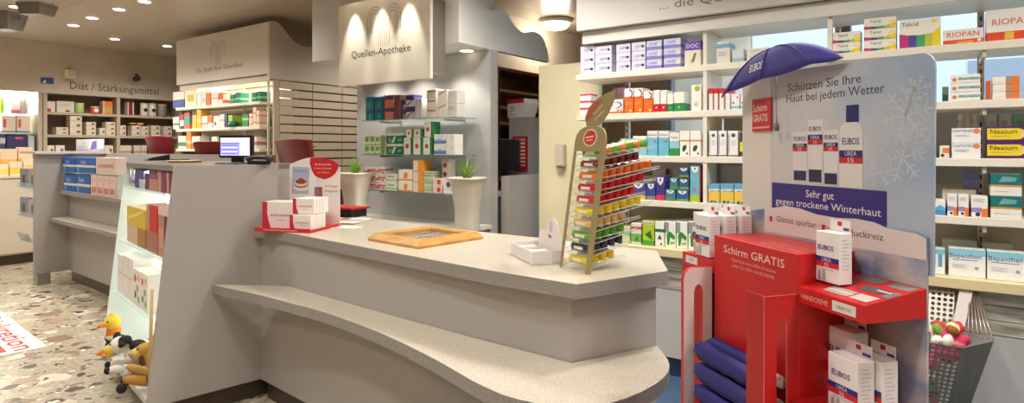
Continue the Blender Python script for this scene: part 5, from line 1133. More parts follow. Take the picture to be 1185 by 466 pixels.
# ================================================================== BACK OFFICE
of = thing('bookcase', 'tall dark wood bookcase in the back office doorway', 'bookcase', (-3.9, 4.75, 0))
MB().box(0.002, .02, 0, 1.0, 0, 2.32, DWOOD).build('back_panel', of)
for y in (0, .97): MB().box(.021, .34, y, y + .03, 0, 2.32, DWOOD).build('side_panel', of)
MB().box(.021, .34, .031, .969, 2.29, 2.32, DWOOD).build('top_panel', of)
for z in (2.10, 1.93, 1.77, 1.6, 1.42, 1.2, .9, .5, .1): MB().box(.021, .338, .031, .969, z - .025, z, M((176, 146, 112), .5)).build('shelf', of)
for i, z in enumerate((1.601, 1.421)):
    for k in range(2):
        b_ = MB().box(.05, .27, .52 + k * .14, .64 + k * .14, z, z + .11, M((70, 44, 34), .6), .003).build('storage_box')
        b_.location = (-3.9, 4.75, 0)
        tag(b_, f'dark brown box, {("nearer", "deeper")[k]} one on the {("fourth", "fifth")[i]} bookcase shelf from the top', 'box', 'boxes in the bookcase')
x, d = at(600.5, 4.6)
cb = thing('office_cupboard', 'grey office cupboard behind the black monitor', 'cupboard', (x, 4.6, 0))
MB().box(-.115, .115, 0, .3, 0.0, zat(135.5, d), M((150, 146, 142), .45), .003).build('body', cb)
x2, d2 = at(600, 4.55); zt_ = zat(157.5, d2)
pn = MB(); zb_ = zat(198, d2); w_ = .085
pn.box(x2 - w_ - .012, x2 + w_ - .012, 4.588, 4.598, zb_, zt_, M((150, 26, 30), .5))
pn.text('HINWEIS', (x2 - .012, 4.5872, zt_ - .045), (1, 0, 0), (0, 0, 1), .024, M((236, 214, 206)), 'C', width=.13)
for k in range(7):
    z = zt_ - .075 - k * .034
    for u0, u1 in ((-.07, -.02), (.01, .06)): pn.poly([(x2 - .012 + u0, 4.5872, z), (x2 - .012 + u1, 4.5872, z), (x2 - .012 + u1, 4.5872, z + .016), (x2 - .012 + u0, 4.5872, z + .016)], M((226, 196, 188)))
tag(pn.build('notice_sign'), 'dark red notice with pale print on the grey office cupboard', 'notice')
ztop = zat(135.5, d) + .0005
pb_ = thing('printed_carton', 'white carton with red band and dark print on the office cupboard', 'box', (x - .03, 4.72, ztop), math.radians(-14))
mb = MB(); mb.prism([(-.13, 0), (.06, 0), (.12, .13), (.10, .175), (-.13, .175)], -.09, .09, M((226, 216, 208), .5), 'y')
mb.poly([(-.13, -.0905, .135), (.108, -.0905, .135), (.10, -.0905, .175), (-.13, -.0905, .175)], M((196, 30, 40)))
mb.text('20', (-.06, -.091, .06), (1, 0, 0), (0, 0, 1), .05, M((110, 100, 100)), 'C')
mb.text('Stück', (-.05, -.091, .02), (1, 0, 0), (0, 0, 1), .025, M((140, 130, 130)), 'C')
mb.build('body', pb_)
x, d = at(588, 4.38)
mo = thing('computer_monitor', 'black monitor seen from its side above the half wall', 'monitor', (-3.16, 4.36, 0), math.radians(20))
zt_, zb_ = zat(161.5, 5.5), zat(196.5, 5.5)
MB().box(-.13, .11, -.02, .02, zb_, zt_, M((20, 20, 22), .35), .006).build('housing', mo)
MB().box(-.02, .02, -.01, .01, zb_ - .16, zb_ - .0005, BLACK).build('neck', mo)
MB().box(-.1, .1, -.07, .07, zb_ - .175, zb_ - .161, BLACK).build('foot', mo)
dk = thing('office_desk', 'grey desk behind the half height wall', 'desk', (-3.25, 4.3, 0))
zk = zb_ - .1755
MB().box(-.35, .245, -.25, .28, zk - .03, zk, M((190, 184, 176), .4)).build('top', dk)
for xx in (-.34, .2):
    for yy in (-.24, .23): MB().box(xx, xx + .04, yy, yy + .04, 0, zk - .0305, STEEL).build('leg', dk)
x, d = at(651, 4.2)
sd = thing('wall_mounted_dispenser', 'small white wall box on the cream partition', 'dispenser', (x, 4.2, zat(192, d)))
hh = zat(167, d) - zat(192, d)
MB().box(-.04, .04, -.06, -.001, 0, hh, M((216, 204, 190), .4), .006).build('housing', sd)
MB().box(-.025, .025, -.05, -.01, -.02, -.0005, M((150, 140, 130), .4)).build('nozzle', sd)
# dark binder on office wall
x, d = at(579.5, 4.3)
# ================================================================== HANGING METAL BASKET WITH FLORAL BUNDLE
OLV = M((128, 124, 110), .42, .15)
bx, bd = hit(1114, (0, 3.34), 0)
bs = thing('wire_basket', 'olive grey perforated metal basket hung on the marbled slatwall', 'basket', (bx, 3.34, 0))
zt_ = zat(402.5, bd)
def perforated(mb, P00, P10, P11, P01, nu, nv, m, r=.36):
    """sheet between four corners with a round hole in every cell"""
    P00, P10, P11, P01 = map(Vector, (P00, P10, P11, P01))
    def PP(u, v): return P00.lerp(P10, u).lerp(P01.lerp(P11, u), v)
    for i in range(nu):
        for j in range(nv):
            off = .0
            outer = []; inner = []
            for k in range(8):
                a = 2 * PI * k / 8 + PI / 8
                cx_, cy_ = math.cos(a), math.sin(a); s_ = .5 / max(abs(cx_), abs(cy_))
                outer.append(PP((i + .5 + cx_ * s_) / nu, (j + .5 + cy_ * s_) / nv)); inner.append(PP((i + .5 + cx_ * r) / nu, (j + .5 + cy_ * r) / nv))
            mb.add(outer + inner, [(k, (k + 1) % 8, 8 + (k + 1) % 8, 8 + k) for k in range(8)], m)
            for (a_, b_) in ((0, 1), (2, 3), (4, 5), (6, 7)):  # corner fillers
                pass
            cor = [PP((i + u) / nu, (j + v) / nv) for u, v in ((1, 1), (0, 1), (0, 0), (1, 0))]
            for q, (a_, b_) in enumerate(((0, 1), (2, 3), (4, 5), (6, 7))):
                mb.add([outer[a_], cor[q], outer[b_]], [(0, 1, 2)], m)
W0, dz = -.42, .42
mb = MB(); perforated(mb, (W0, .14, zt_ - dz), (-.07, .14, zt_ - dz), (0, 0, zt_), (W0, 0, zt_ + .0), 18, 19, OLV)
fp = mb.build('front_panel', bs); sl = fp.modifiers.new('t', 'SOLIDIFY'); sl.thickness = .002
mb = MB(); mb.prism([(0, 0), (1, 0)], 0, 1, OLV) if False else None
side = [(0.001, 0, zt_), (0.118, .16, zt_ + .01), (.02, .30, zt_ - dz), (-.068, .14, zt_ - dz)]
mb.add(side + [(x - .004, y + .003, z) for x, y, z in side], [(0, 1, 2, 3), (7, 6, 5, 4), (0, 4, 5, 1), (1, 5, 6, 2), (2, 6, 7, 3), (3, 7, 4, 0)], OLV); mb.build('side_panel', bs)
mb = MB(); zr = zat(336, hit(1122, (0, 3.76), 0)[1])
for k in range(6):
    a = k / 5
    mb.tube([(.075 - .035 * a, .43, zr - .01), (.116 - .09 * a, .163 + .03 * a, zt_ + .012)], .0032, M((176, 160, 150), .3, .6), 6)
mb.build('wire_side', bs)
mb = MB(); perforated(mb, (W0, .30, zt_ - .02), (-.03, .30, zt_ - .02), (-.02, .44, zr), (W0, .44, zr), 16, 9, M((170, 164, 152), .35, .5))
mb.build('back_panel', bs)
cardp = [(-.035, .26, zt_ + .02), (.012, .26, zt_ + .02), (.055, .42, zr + .005), (.0, .42, zr + .005)]
mb = MB(); mb.add(cardp + [(x, y + .004, z) for x, y, z in cardp], [(0, 1, 2, 3), (7, 6, 5, 4), (0, 4, 5, 1), (1, 5, 6, 2), (2, 6, 7, 3), (3, 7, 4, 0)], M((196, 188, 182), .4)); mb.build('hanger_plate', bs)
MB().box(W0, -.05, .141, .30, zt_ - dz - .004, zt_ - dz, OLV).build('floor_plate', bs)
for xx in (-.3, -.05): MB().box(xx, xx + .03, .435, .458, zr - .05, zr + .005, OLV).build('hook', bs)
cols_ = [(240, 232, 200), (214, 60, 100), (70, 130, 70), (236, 120, 140), (150, 90, 50), (246, 240, 226), (226, 40, 80), (120, 160, 70), (250, 220, 150), (200, 60, 60)]
parts = []
rnd = random.Random(4)
bx2, bd2 = hit(1097, (0, 3.52), 0); zc = zat(386, bd2)
for k in range(34):
    u = rnd.uniform(-1, 1); th = rnd.uniform(0, 2 * PI); rr = math.sqrt(1 - u * u)
    parts.append(((.062 * rr * math.cos(th), .062 * rr * math.sin(th), .05 * u), (.03, .022, .02), cols_[k % len(cols_)], (rnd.uniform(0, 3), rnd.uniform(0, 3), 0)))
parts.append(((0, 0, 0), (.058, .058, .046), (214, 60, 100), Z3))
parts.append(((0, .0, -.07), (.06, .06, .06), (226, 60, 110), Z3))
fo = put('floral_bundle', blob('floral_bundle', parts, .005), None, (bx2, 3.50, zc))
tag(fo, 'round colourful flower print bundle lying in the metal basket', 'fabric bundle')
MB().box(W0 + .02, -.03, .10, .27, -.03, 0.0, M((150, 60, 90), .7)).build('cushion') if False else None
for i in range(5):
    pz = zt_ - .128 - i * .06
    b_ = MB().box(-.10 + .0 * i, .10, -.05, .05, -.028, .028, M(((214, 60, 110), (236, 226, 210), (90, 150, 80), (220, 80, 90), (240, 200, 120))[i], .7), .012).build('folded_cloth')
    b_.location = (bx - .19 + .015 * i * 0, 3.34 + .165 + .010 * i, pz)
    tag(b_, ('pink', 'cream', 'green', 'coral', 'apricot')[i] + ' folded cloth seen through the holes of the metal basket', 'cloth', 'folded cloths in the basket')
# ================================================================== SKIN CARE PROMOTION STAND
SA_ = math.atan2(-.627, .779); SO = (-.255, 1.470)
cS, sS = math.cos(SA_), math.sin(SA_)
def SL(x, y): return (SO[0] + x * cS - y * sS, SO[1] + x * sS + y * cS)
def onS(px, py, y):
    """(x, z) on the stand's upright plane at depth y for a picture point"""
    t, d = hit(px, SL(0, y), SA_)
    return t, zat(py, d)
RD = M((198, 30, 32), .38); RDD = M((176, 24, 28), .4); PINKW = M((226, 206, 202), .4); NV = M((56, 46, 128), .4)
clouds = noisy('printed_clouds', [(0.40, (120, 136, 168)), (0.50, (170, 172, 186)), (0.60, (208, 198, 194))], 5.5, .45, 5, stretch=(1, 1, 1.3))
sky = bpy.data.materials.new('printed_sky'); sky.use_nodes = True
nt = sky.node_tree; b = nt.nodes['Principled BSDF']; L = nt.links.new
tc = nt.nodes.new('ShaderNodeTexCoord'); sx_ = nt.nodes.new('ShaderNodeSeparateXYZ'); nz = nt.nodes.new('ShaderNodeTexNoise'); nz.inputs['Scale'].default_value = 7; nz.inputs['Detail'].default_value = 4
mu = nt.nodes.new('ShaderNodeMath'); mu.operation = 'MULTIPLY_ADD'; mu.inputs[1].default_value = 1.5; mu.inputs[2].default_value = .15
ad = nt.nodes.new('ShaderNodeMath'); ad.operation = 'ADD'
sc_ = nt.nodes.new('ShaderNodeMath'); sc_.operation = 'MULTIPLY_ADD'; sc_.inputs[1].default_value = .9; sc_.inputs[2].default_value = -.25
rp = nt.nodes.new('ShaderNodeValToRGB'); e = rp.color_ramp.elements
e[0].position = .1; e[0].color = lin((208, 207, 208)); e[1].position = .8; e[1].color = lin((146, 174, 206))
L(tc.outputs['Object'], sx_.inputs[0]); L(tc.outputs['Object'], nz.inputs[0]); L(sx_.outputs[0], mu.inputs[0]); L(nz.outputs[0], sc_.inputs[0])
L(mu.outputs[0], ad.inputs[0]); L(sc_.outputs[0], ad.inputs[1]); L(ad.outputs[0], rp.inputs[0]); L(rp.outputs[0], b.inputs['Base Color']); b.inputs['Roughness'].default_value = .4
ps = thing('promotion_stand', 'red and white cardboard skin care stand with a tall winter poster', 'display stand', (*SO, 0), SA_)
# --- poster header
YH = .165
hp = [(-.294, 1.24), (.186, 1.24), (.190, 1.66)] + [(.190 - .03 + .03 * math.cos(a), 1.668 + .03 * math.sin(a)) for a in (0, .4, .8, 1.2, PI / 2)] + [(-.27, 1.712), (-.294, 1.712)]
hd_ = MB().prism(hp, YH, YH + .004, sky, 'y').build('poster_board', ps)
e0 = YH - .0006
def onH(px, py): return onS(px, py, YH)
mb = MB(); TX = M((84, 84, 98), .5)
(xa, za), (xb, zb) = onH(911.5, 104), onH(996.5, 98)
mb.text('Schützen Sie Ihre', (xa, e0, (za + zb) / 2), (1, 0, 0), (0, 0, 1), .022, TX, 'L', width=xb - xa)
(xa, za), (xb, zb) = onH(910, 116.8), onH(1024, 109.2)
mb.text('Haut bei jedem Wetter', (xa, e0, (za + zb) / 2), (1, 0, 0), (0, 0, 1), .022, TX, 'L', width=xb - xa)
mb.build('headline', hd_)
mb = MB()
(xa, z1), (_, z0) = onH(893.5, 210.5), onH(893, 241)
(xb, z3), (_, z2) = onH(1026.5, 221.6), onH(1024.5, 263.5)
zt_, zb_ = (z1 + z3) / 2, (z0 + z2) / 2
xa = max(xa, -.2935)
mb.poly([(xa, e0, zb_ - .01), (xb, e0, zb_ - .01), (xb, e0, zt_), (xa, e0, zt_)], NV)
mid = (onH(950, 228)[0] + onH(985, 228)[0]) / 2; mid = (xa + xb) / 2 - .01
mb.text('Sehr gut', (mid, e0 - .0004, zt_ - .031), (1, 0, 0), (0, 0, 1), .0195, M((240, 238, 240)), 'C')
xt0, _ = onH(898, 235); xt1, _ = onH(1020, 252)
mb.text('gegen trockene Winterhaut', (xt0, e0 - .0004, zt_ - .058), (1, 0, 0), (0, 0, 1), .0185, M((240, 238, 240)), 'L', width=xt1 - xt0)
mb.build('violet_band', hd_)
# printed tubes and bottle
mb = MB(); TU = M((224, 222, 222), .4); REDB = M((204, 44, 56), .4); NB = M((40, 48, 110), .4)
for k, (p0, p1, yt, yb) in enumerate(((917.5, 934.5, 153, 208.5), (934.8, 952.5, 139, 210.5), (953, 970.5, 150, 213))):
    x0, zt1 = onH(p0, yt); x1, _ = onH(p1, yt); _, zb1 = onH((p0 + p1) / 2, yb); H_ = zt1 - zb1; e1 = e0 - k * .00005
    mb.poly([(x0 + .002, e1, zb1), (x1 - .002, e1, zb1), (x1, e1, zt1), (x0, e1, zt1)], TU)
    mb.poly([(x0 + .004, e1 - .0003, zb1), (x1 - .004, e1 - .0003, zb1), (x1 - .004, e1 - .0003, zb1 + H_ * .20), (x0 + .004, e1 - .0003, zb1 + H_ * .20)], M((46, 50, 84), .4))
    for v0, v1, m_ in ((.68, .76, NB), (.60, .68, REDB)): mb.poly([(x0 + .001, e1 - .0003, zb1 + H_ * v0), (x1 - .001, e1 - .0003, zb1 + H_ * v0), (x1 - .001, e1 - .0003, zb1 + H_ * v1), (x0 + .001, e1 - .0003, zb1 + H_ * v1)], m_)
    mb.text('*EUBOS', ((x0 + x1) / 2, e1 - .0005, zb1 + H_ * .82), (1, 0, 0), (0, 0, 1), .011, NB, 'C', maxw=(x1 - x0) * .8)
    mb.text('UREA', ((x0 + x1) / 2, e1 - .0007, zb1 + H_ * .69), (1, 0, 0), (0, 0, 1), .009, TU, 'C', maxw=(x1 - x0) * .6)
    mb.text('5%', ((x0 + x1) / 2, e1 - .0007, zb1 + H_ * .615), (1, 0, 0), (0, 0, 1), .008, TU, 'C')
x0, zt1 = onH(971.5, 142); x1, _ = onH(998.5, 142); _, zb1 = onH(985, 217); H_ = zt1 - zb1; w_ = x1 - x0
bot = [(x0, zb1), (x1, zb1), (x1, zb1 + H_ * .84), (x1 - w_ * .08, zb1 + H_ * .95), (x1 - w_ * .24, zt1), (x0 + w_ * .24, zt1), (x0 + w_ * .08, zb1 + H_ * .95), (x0, zb1 + H_ * .84)]
mb.poly([(x, e0 - .0002, z) for x, z in bot], TU)
cx0, cz1 = onH(979.5, 122); cx1, _ = onH(994, 122)
mb.poly([(cx0, e0 - .0004, zt1), (cx1, e0 - .0004, zt1), (cx1, e0 - .0004, cz1), (cx0, e0 - .0004, cz1)], NB)
for v0, v1, m_ in ((.46, .57, NB), (.37, .46, REDB)): mb.poly([(x0, e0 - .0004, zb1 + H_ * v0), (x1, e0 - .0004, zb1 + H_ * v0), (x1, e0 - .0004, zb1 + H_ * v1), (x0, e0 - .0004, zb1 + H_ * v1)], m_)
mb.text('*EUBOS', ((x0 + x1) / 2, e0 - .0006, zb1 + H_ * .66), (1, 0, 0), (0, 0, 1), .016, NB, 'C', maxw=w_ * .72)
mb.text('UREA', ((x0 + x1) / 2, e0 - .0006, zb1 + H_ * .485), (1, 0, 0), (0, 0, 1), .012, TU, 'C', maxw=w_ * .5)
mb.text('5%', ((x0 + x1) / 2, e0 - .0006, zb1 + H_ * .385), (1, 0, 0), (0, 0, 1), .012, TU, 'C')
mb.build('printed_products', hd_)
# snowflakes
mb = MB(); SN = M((204, 212, 222), .45)
def flake(cx, cz, r, m):
    for k in range(6):
        a = k * PI / 3 + .2; dx_, dz_ = math.cos(a), math.sin(a)
        def bar(ax, az, bx_, bz, w):
            vx, vz = bx_ - ax, bz - az; l = math.hypot(vx, vz); nx_, nz_ = -vz / l * w, vx / l * w
            mb.poly([(ax - nx_, e0, az - nz_), (bx_ - nx_, e0, bz - nz_), (bx_ + nx_, e0, bz + nz_), (ax + nx_, e0, az + nz_)], m)
        bar(cx, cz, cx + dx_ * r, cz + dz_ * r, r * .035)
        for f in (.45, .7):
            for s in (-1, 1):
                a2 = a + s * 1.0; bar(cx + dx_ * r * f, cz + dz_ * r * f, cx + dx_ * r * f + math.cos(a2) * r * .3, cz + dz_ * r * f + math.sin(a2) * r * .3, r * .028)
for px, py, r in ((1066, 132, .062), (1054, 115, .04), (1044, 182, .055), (1018, 200, .036), (1074, 102, .034), (1062, 165, .03), (1030, 172, .028)):
    x, z = onH(px, py)
    if x + r < .188: flake(x, z, r, SN)
    else: flake(.187 - r, z, r, SN)
mb.build('snowflakes', hd_)
# wing
wg = [(-.4705, .205), (-.2945, YH), (-.2945, YH + .004), (-.4705, .209)]
mb = MB(); mb.prism(wg, 1.24, 1.705, M((222, 214, 206), .45), 'z'); mb.build('poster_wing', ps)
# red price tag on the wing
(xa, z1), (xb, z0) = onS(866.5, 116, .17), onS(896.5, 151, .17)
tgm = MB(); yw = lambda x: .205 + (x + .4705) / (.176) * (YH - .205)
q = lambda x, z, o: (x, yw(x) - o, z)
tgm.add([q(xa, z0, .006), q(xb, z0, .006), q(xb, z1, .006), q(xa, z1, .006), q(xa, z0, .002), q(xb, z0, .002), q(xb, z1, .002), q(xa, z1, .002)], [(0, 1, 2, 3), (7, 6, 5, 4), (0, 4, 5, 1), (1, 5, 6, 2), (2, 6, 7, 3), (3, 7, 4, 0)], RD)
wd_ = Vector((xb - xa, yw(xb) - yw(xa), 0)).normalized()
tgm.text('Schirm', q(xa + .008, z0 + (z1 - z0) * .62, .0068), wd_, (0, 0, 1), .021, M((244, 230, 226)), 'L', width=(xb - xa) * .76)
tgm.text('GRATIS', q(xa + .008, z0 + (z1 - z0) * .30, .0068), wd_, (0, 0, 1), .021, M((244, 230, 226)), 'L', width=(xb - xa) * .80)
tgm.poly([q(xa + .006, z0 + .008, .0068), q(xb - .006, z0 + .008, .0068), q(xb - .006, z0 + .013, .0068), q(xa + .006, z0 + .013, .0068)], M((230, 170, 166)))
tgm.build('red_tag', ps)
# --- lower card with wave edge
wv = [(-.479, .12), (.178, .12), (.178, 1.318)]
for px, py in ((1060, 270), (1040, 266.5), (1024, 263), (1010, 257), (990, 253), (968, 252), (945, 248), (925, 241), (908, 238), (897, 240)):
    x, z = onS(px, py, .158); wv.append((min(x, .177), z))
wv += [(-.479, 1.30)]
lowc = MB().prism(wv, .158, .1625, clouds, 'y').build('lower_card', ps)
mb = MB(); e2 = .1574
ws_ = [(x, z) for x, z in wv[3:-1]]
strip = [(-.31, 1.268), (.1775, 1.272), (.1775, 1.317)] + ws_ + [(-.31, ws_[-1][1] - .005)]
mb.poly([(x, e2, z) for x, z in strip], M((226, 214, 210), .42))
x0, z0 = onS(899, 256.5, .158); x1, z1 = onS(945, 263, .158)
mb.text('Glättet spürbar', (x0, e2 - .0005, (z0 + z1) / 2 - .0), (1, 0, 0), (0, 0, 1), .016, M((110, 96, 104)), 'L', width=x1 - x0)
x0, z0 = onS(962, 268, .158); x1, z1 = onS(1023, 279, .158)
mb.text('lindert Juckreiz', (x0 - .02, e2 - .0005, (z0 + z1) / 2), (1, 0, 0), (0, 0, 1), .016, M((110, 96, 104)), 'L', width=x1 - x0 + .02)
for px, py in ((892.5, 253), (953, 263)):
    x, z = onS(px, py, .158); mb.poly([(x - .005, e2 - .0005, z - .007), (x + .005, e2 - .0005, z - .007), (x + .005, e2 - .0005, z + .007), (x - .005, e2 - .0005, z + .007)], RD)
for x0 in (-.24, -.05, .0):
    mb.poly([(x0, e2 - .0005, 1.263), (x0 + .04, e2 - .0005, 1.263), (x0 + .04, e2 - .0005, 1.267), (x0, e2 - .0005, 1.267)], M((190, 170, 170)))
mb.build('white_wave_strip', lowc)
# --- red central block
ZB = 1.262
mb = MB(); mb.box(-.319, 0, 0, .1575, .12, ZB, RD, .0015)
x0, z0 = onS(838, 284, 0); x1, z1 = onS(908, 301, 0)
mb.text('Schirm GRATIS', (x0, -.0008, ZB - .040), (1, 0, 0), (0, 0, 1), .0205, M((244, 214, 208)), 'L', width=x1 - x0)
mb.text('Beim Kauf eines UREA-Produktes', (x0 + .035, -.0008, ZB - .058), (1, 0, 0), (0, 0, 1), .0085, M((236, 168, 160)), 'L', width=(x1 - x0) * .72)
mb.text('(außer 5% UREA HANDCREME)', (x0 + .035, -.0008, ZB - .073), (1, 0, 0), (0, 0, 1), .0085, M((236, 168, 160)), 'L', width=(x1 - x0) * .70)
mb.text('Bei jedem Wetter', (-.16, .02, ZB + .0006), (1, 0, 0), (0, 1, 0), .02, M((232, 150, 140)), 'L', width=.15)
mb.text('gepflegte Haut', (-.17, .055, ZB + .0006), (1, 0, 0), (0, 1, 0), .02, M((232, 150, 140)), 'L', width=.15)
mb.build('central_block', ps)
# --- trays
def tray(x0, x1, name, right):
    mb = MB(); tt = .024 if right else 0.0
    mb.add([(x0, 0, 1.155), (x1, 0, 1.155), (x1, .157, 1.155), (x0, .157, 1.155), (x0, 0, 1.19), (x1, 0, 1.19), (x1, .157, 1.19 + tt), (x0, .157, 1.19 + tt)], [(3, 2, 1, 0), (4, 5, 6, 7), (0, 1, 5, 4), (1, 2, 6, 5), (2, 3, 7, 6), (3, 0, 4, 7)], RD)
    zt = lambda v: 1.1906 + tt * v / .157
    g = M((112, 104, 100), .5)
    if right:
        for (u0, u1, v0, v1, c) in ((.05, .115, .018, .052, (176, 160, 150)), (.12, .165, .018, .052, (196, 186, 176)), (.03, .07, .075, .10, (70, 66, 64)), (.09, .15, .07, .10, (80, 84, 82)), (.155, .175, .06, .10, (120, 116, 112)), (.03, .10, .12, .15, (120, 112, 106)), (.115, .17, .12, .15, (128, 124, 118))):
            mb.poly([(u0, v0, zt(v0)), (u1, v0, zt(v0)), (u1, v1, zt(v1)), (u0, v1, zt(v1))], M(c, .5))
        for (u0, u1, v0, v1) in ((.05, .115, .032, .036), (.125, .16, .085, .09)):
            mb.poly([(u0, v0, zt(v0) + .0005), (u1, v0, zt(v0) + .0005), (u1, v1, zt(v1) + .0005), (u0, v1, zt(v1) + .0005)], M((226, 214, 204), .5))
        mb.text('HANDCREME', (.01, -.0006, 1.166), (1, 0, 0), (0, 0, 1), .011, M((240, 180, 170)), 'L', width=.075)
        mb.box(.098, .158, -.0015, -.0002, 1.162, 1.183, M((226, 218, 208)))
        mb.text('UREA 5%', (.128, -.002, 1.169), (1, 0, 0), (0, 0, 1), .007, M((150, 120, 116)), 'C')
    else:
        mb.box(x0 + .02, x0 + .08, -.0015, -.0002, 1.162, 1.183, M((226, 218, 208)))
        mb.text('UREA', (x0 + .05, -.002, 1.169), (1, 0, 0), (0, 0, 1), .008, M((160, 130, 126)), 'C')
        mb.poly([(x0 + .05, .03, 1.1905), (x1 - .03, .03, 1.1905), (x1 - .03, .06, 1.1905), (x0 + .05, .06, 1.1905)], M((90, 70, 68)))
    return mb.build(name, ps)
tray(0.001, .178, 'product_tray', True); tray(-.479, -.320, 'product_tray', False)
# --- bin of folded umbrellas: cheeks with finger slots
def cheek(x, th, m, medge, name, rnd_=True):
    cn_ = [(-.06, 1.172), (-.075, 1.168), (-.086, 1.157), (-.09, 1.14)] if rnd_ else [(-.09, 1.172)]
    out = [(-.09, .12), (-.001, .12), (-.001, 1.172)] + cn_
    hs = [(-.058, .72), (-.030, .72), (-.030, 1.105), (-.034, 1.12), (-.044, 1.127), (-.054, 1.12), (-.058, 1.105)]
    mb = MB()
    # ring of quads between outline and slot, split at slot height
    for xs, flip in ((x, 0), (x + th, 1)):
        P_ = lambda p: (xs, p[0], p[1])
        mb.poly([P_(p) for p in ((-.09, .12), (-.001, .12), (-.001, .72), (-.09, .72))], m)
        mb.poly([P_(p) for p in ((-.09, .72), (-.058, .72), (-.058, 1.105), (-.09, 1.105))], m)
        mb.poly([P_(p) for p in ((-.030, .72), (-.001, .72), (-.001, 1.105), (-.030, 1.105))], m)
        mb.poly([P_(p) for p in ((-.09, 1.105), (-.058, 1.105), (-.054, 1.12), (-.044, 1.127), (-.044, 1.172)) + tuple(cn_)], m)
        mb.poly([P_(p) for p in ((-.044, 1.127), (-.034, 1.12), (-.030, 1.105), (-.001, 1.105), (-.001, 1.172), (-.044, 1.172))], m)
    for loop in (out, hs):
        n = len(loop)
        for i in range(n):
            a_, b_ = loop[i], loop[(i + 1) % n]
            mb.poly([(x, *a_), (x + th, *a_), (x + th, *b_), (x, *b_)], medge)
    return mb.build(name, ps)
cheek(-.340, .013, PINKW, RD, 'bin_cheek')
cheek(-.004, .0035, RD, M((206, 110, 100), .4), 'bin_cheek', False)
mb = MB(); mb.box(-.062, -.0045, -.0905, -.086, .12, 1.172, RDD); mb.build('bin_post', ps)
MB().box(-.326, -.0045, -.0855, -.001, .12, .70, RDD).build('bin_floor', ps)
MB().box(-.326, -.0625, -.09, -.0865, .12, .80, RD).build('bin_front', ps)
# --- right bay with stepped shelf, body
MB().box(0.001, .178, -.02, .157, .12, .938, RDD).build('bay_shelf', ps)
MB().box(-.479, -.341, 0.0, .157, .12, 1.1545, RDD).build('left_body', ps)
MB().box(-.47, .17, -.06, .157, 0, .119, M((60, 56, 60), .5)).build('plinth', ps)
# ---- folded umbrellas
def folded(seed):
    rnd = random.Random(seed); mb = MB(); nx, ns = 26, 20; ln = .225; rings = []
    for i in range(nx):
        u = i / (nx - 1); r = .0195 * (1 - .35 * abs(2 * u - 1) ** 9)
        rings.append([( -ln / 2 + ln * u, r * math.cos(2 * PI * k / ns) * (1 + .10 * math.sin(k * 2.4 + u * 3) + rnd.uniform(-.03, .03)) * .84, 1.52 * r * math.sin(2 * PI * k / ns) * (1 + .10 * math.sin(k * 1.9 + u * 5) + .05 * math.sin(u * 23 + k) + rnd.uniform(-.03, .03)) * .84) for k in range(ns)])
    vs = [v for r in rings for v in r]
    mb.add(vs, [(i * ns + k, (i + 1) * ns + k, (i + 1) * ns + (k + 1) % ns, i * ns + (k + 1) % ns) for i in range(nx - 1) for k in range(ns)] + [tuple(range(ns)), tuple(range(nx * ns - 1, (nx - 1) * ns - 1, -1))], M((44, 37, 112), .6), True)
    return mb
us = []
k = 0
for lv in range(5):
    for cl in range(2):
        
        x_, y_ = -.19, (-.0645, -.0235)[cl]; z_ = .7300 + lv * .0575 + (.006 if cl else 0)
        t = thing('folded_umbrella', f'folded violet blue umbrella, {("front", "back")[cl]} one in the {ORD[lv]} layer from the bin bottom', 'umbrella', (*SL(x_, y_), z_), SA_, 'folded umbrellas in the red bin')
        folded(k + 11).build('fabric_roll', t); k += 1
        mb = MB(); mb.tube([(.113, 0, 0), (.145, 0, 0), (.168, 0, 0)], [.010, .0145, .013], M((222, 220, 214), .3), 12); mb.build('handle', t)
        mb = MB(); mb.tube([(-.128, 0, 0), (-.113, 0, 0)], .008, M((200, 200, 204), .2, .8), 10); mb.build('tip', t)
# ---- skin care cartons
def care_carton(name, w, d, h, x, y, z, label, rz=0.0):
    t = thing(name, label, 'box', (*SL(x, y), z), SA_ + rz, 'skin care cartons on the promotion stand')
    ds = D(base=(238, 234, 232), bands=[(0, .40, 1, .50, (48, 44, 128)), (0, .30, 1, .40, (206, 40, 50))], text=[('*EUBOS', .46, .64, .095, (46, 44, 120)), ('UREA', .5, .415, .07, (226, 226, 240)), ('5%', .5, .315, .07, (250, 226, 220))],
           polys=[(((.12, .04), (.24, .04), (.22, .22), (.14, .22)), (170, 160, 166)), (((.3, .04), (.44, .04), (.42, .24), (.32, .24)), (180, 172, 176))], lines=[(.2, .25, .8, 1, (196, 190, 194))], wrap=False, flap=True)
    o = put('carton_body', carton_mesh(w, d, h, ds), t)
    mb = MB()
    for j in range(9): mb.poly([(w / 2 + .0006, d * .2, h * (.86 - j * .07)), (w / 2 + .0006, d * (.75 if j % 3 else .6), h * (.86 - j * .07)), (w / 2 + .0006, d * (.75 if j % 3 else .6), h * (.878 - j * .07)), (w / 2 + .0006, d * .2, h * (.878 - j * .07))], M((206, 202, 210)))
    mb.build('fine_print', o)
    mb = MB(); tw_ = w * .42
    mb.box(-tw_, tw_, d - .0012, d, h + .0006, h + .026, M((240, 234, 232), .42)); 
    mb.poly([(-.006 + tw_ * .0, d - .0016, h + .012), (.006, d - .0016, h + .012), (.006, d - .0016, h + .022), (-.006, d - .0016, h + .022)], M((206, 36, 44)))
    mb.poly([(.010, d - .0016, h + .003), (tw_ - .002, d - .0016, h + .003), (tw_ - .002, d - .0016, h + .009), (.010, d - .0016, h + .009)], M((60, 56, 140)))
    mb.build('hanging_tab', t)
care_carton('skin_care_carton', .066, .036, .112, .0345, .046, 1.2035, 'white and blue skin care carton standing alone on the red tray')
care_carton('skin_care_carton', .079, .044, .121, .093, .030, .9385, 'white and blue skin care carton in front under the red tray')
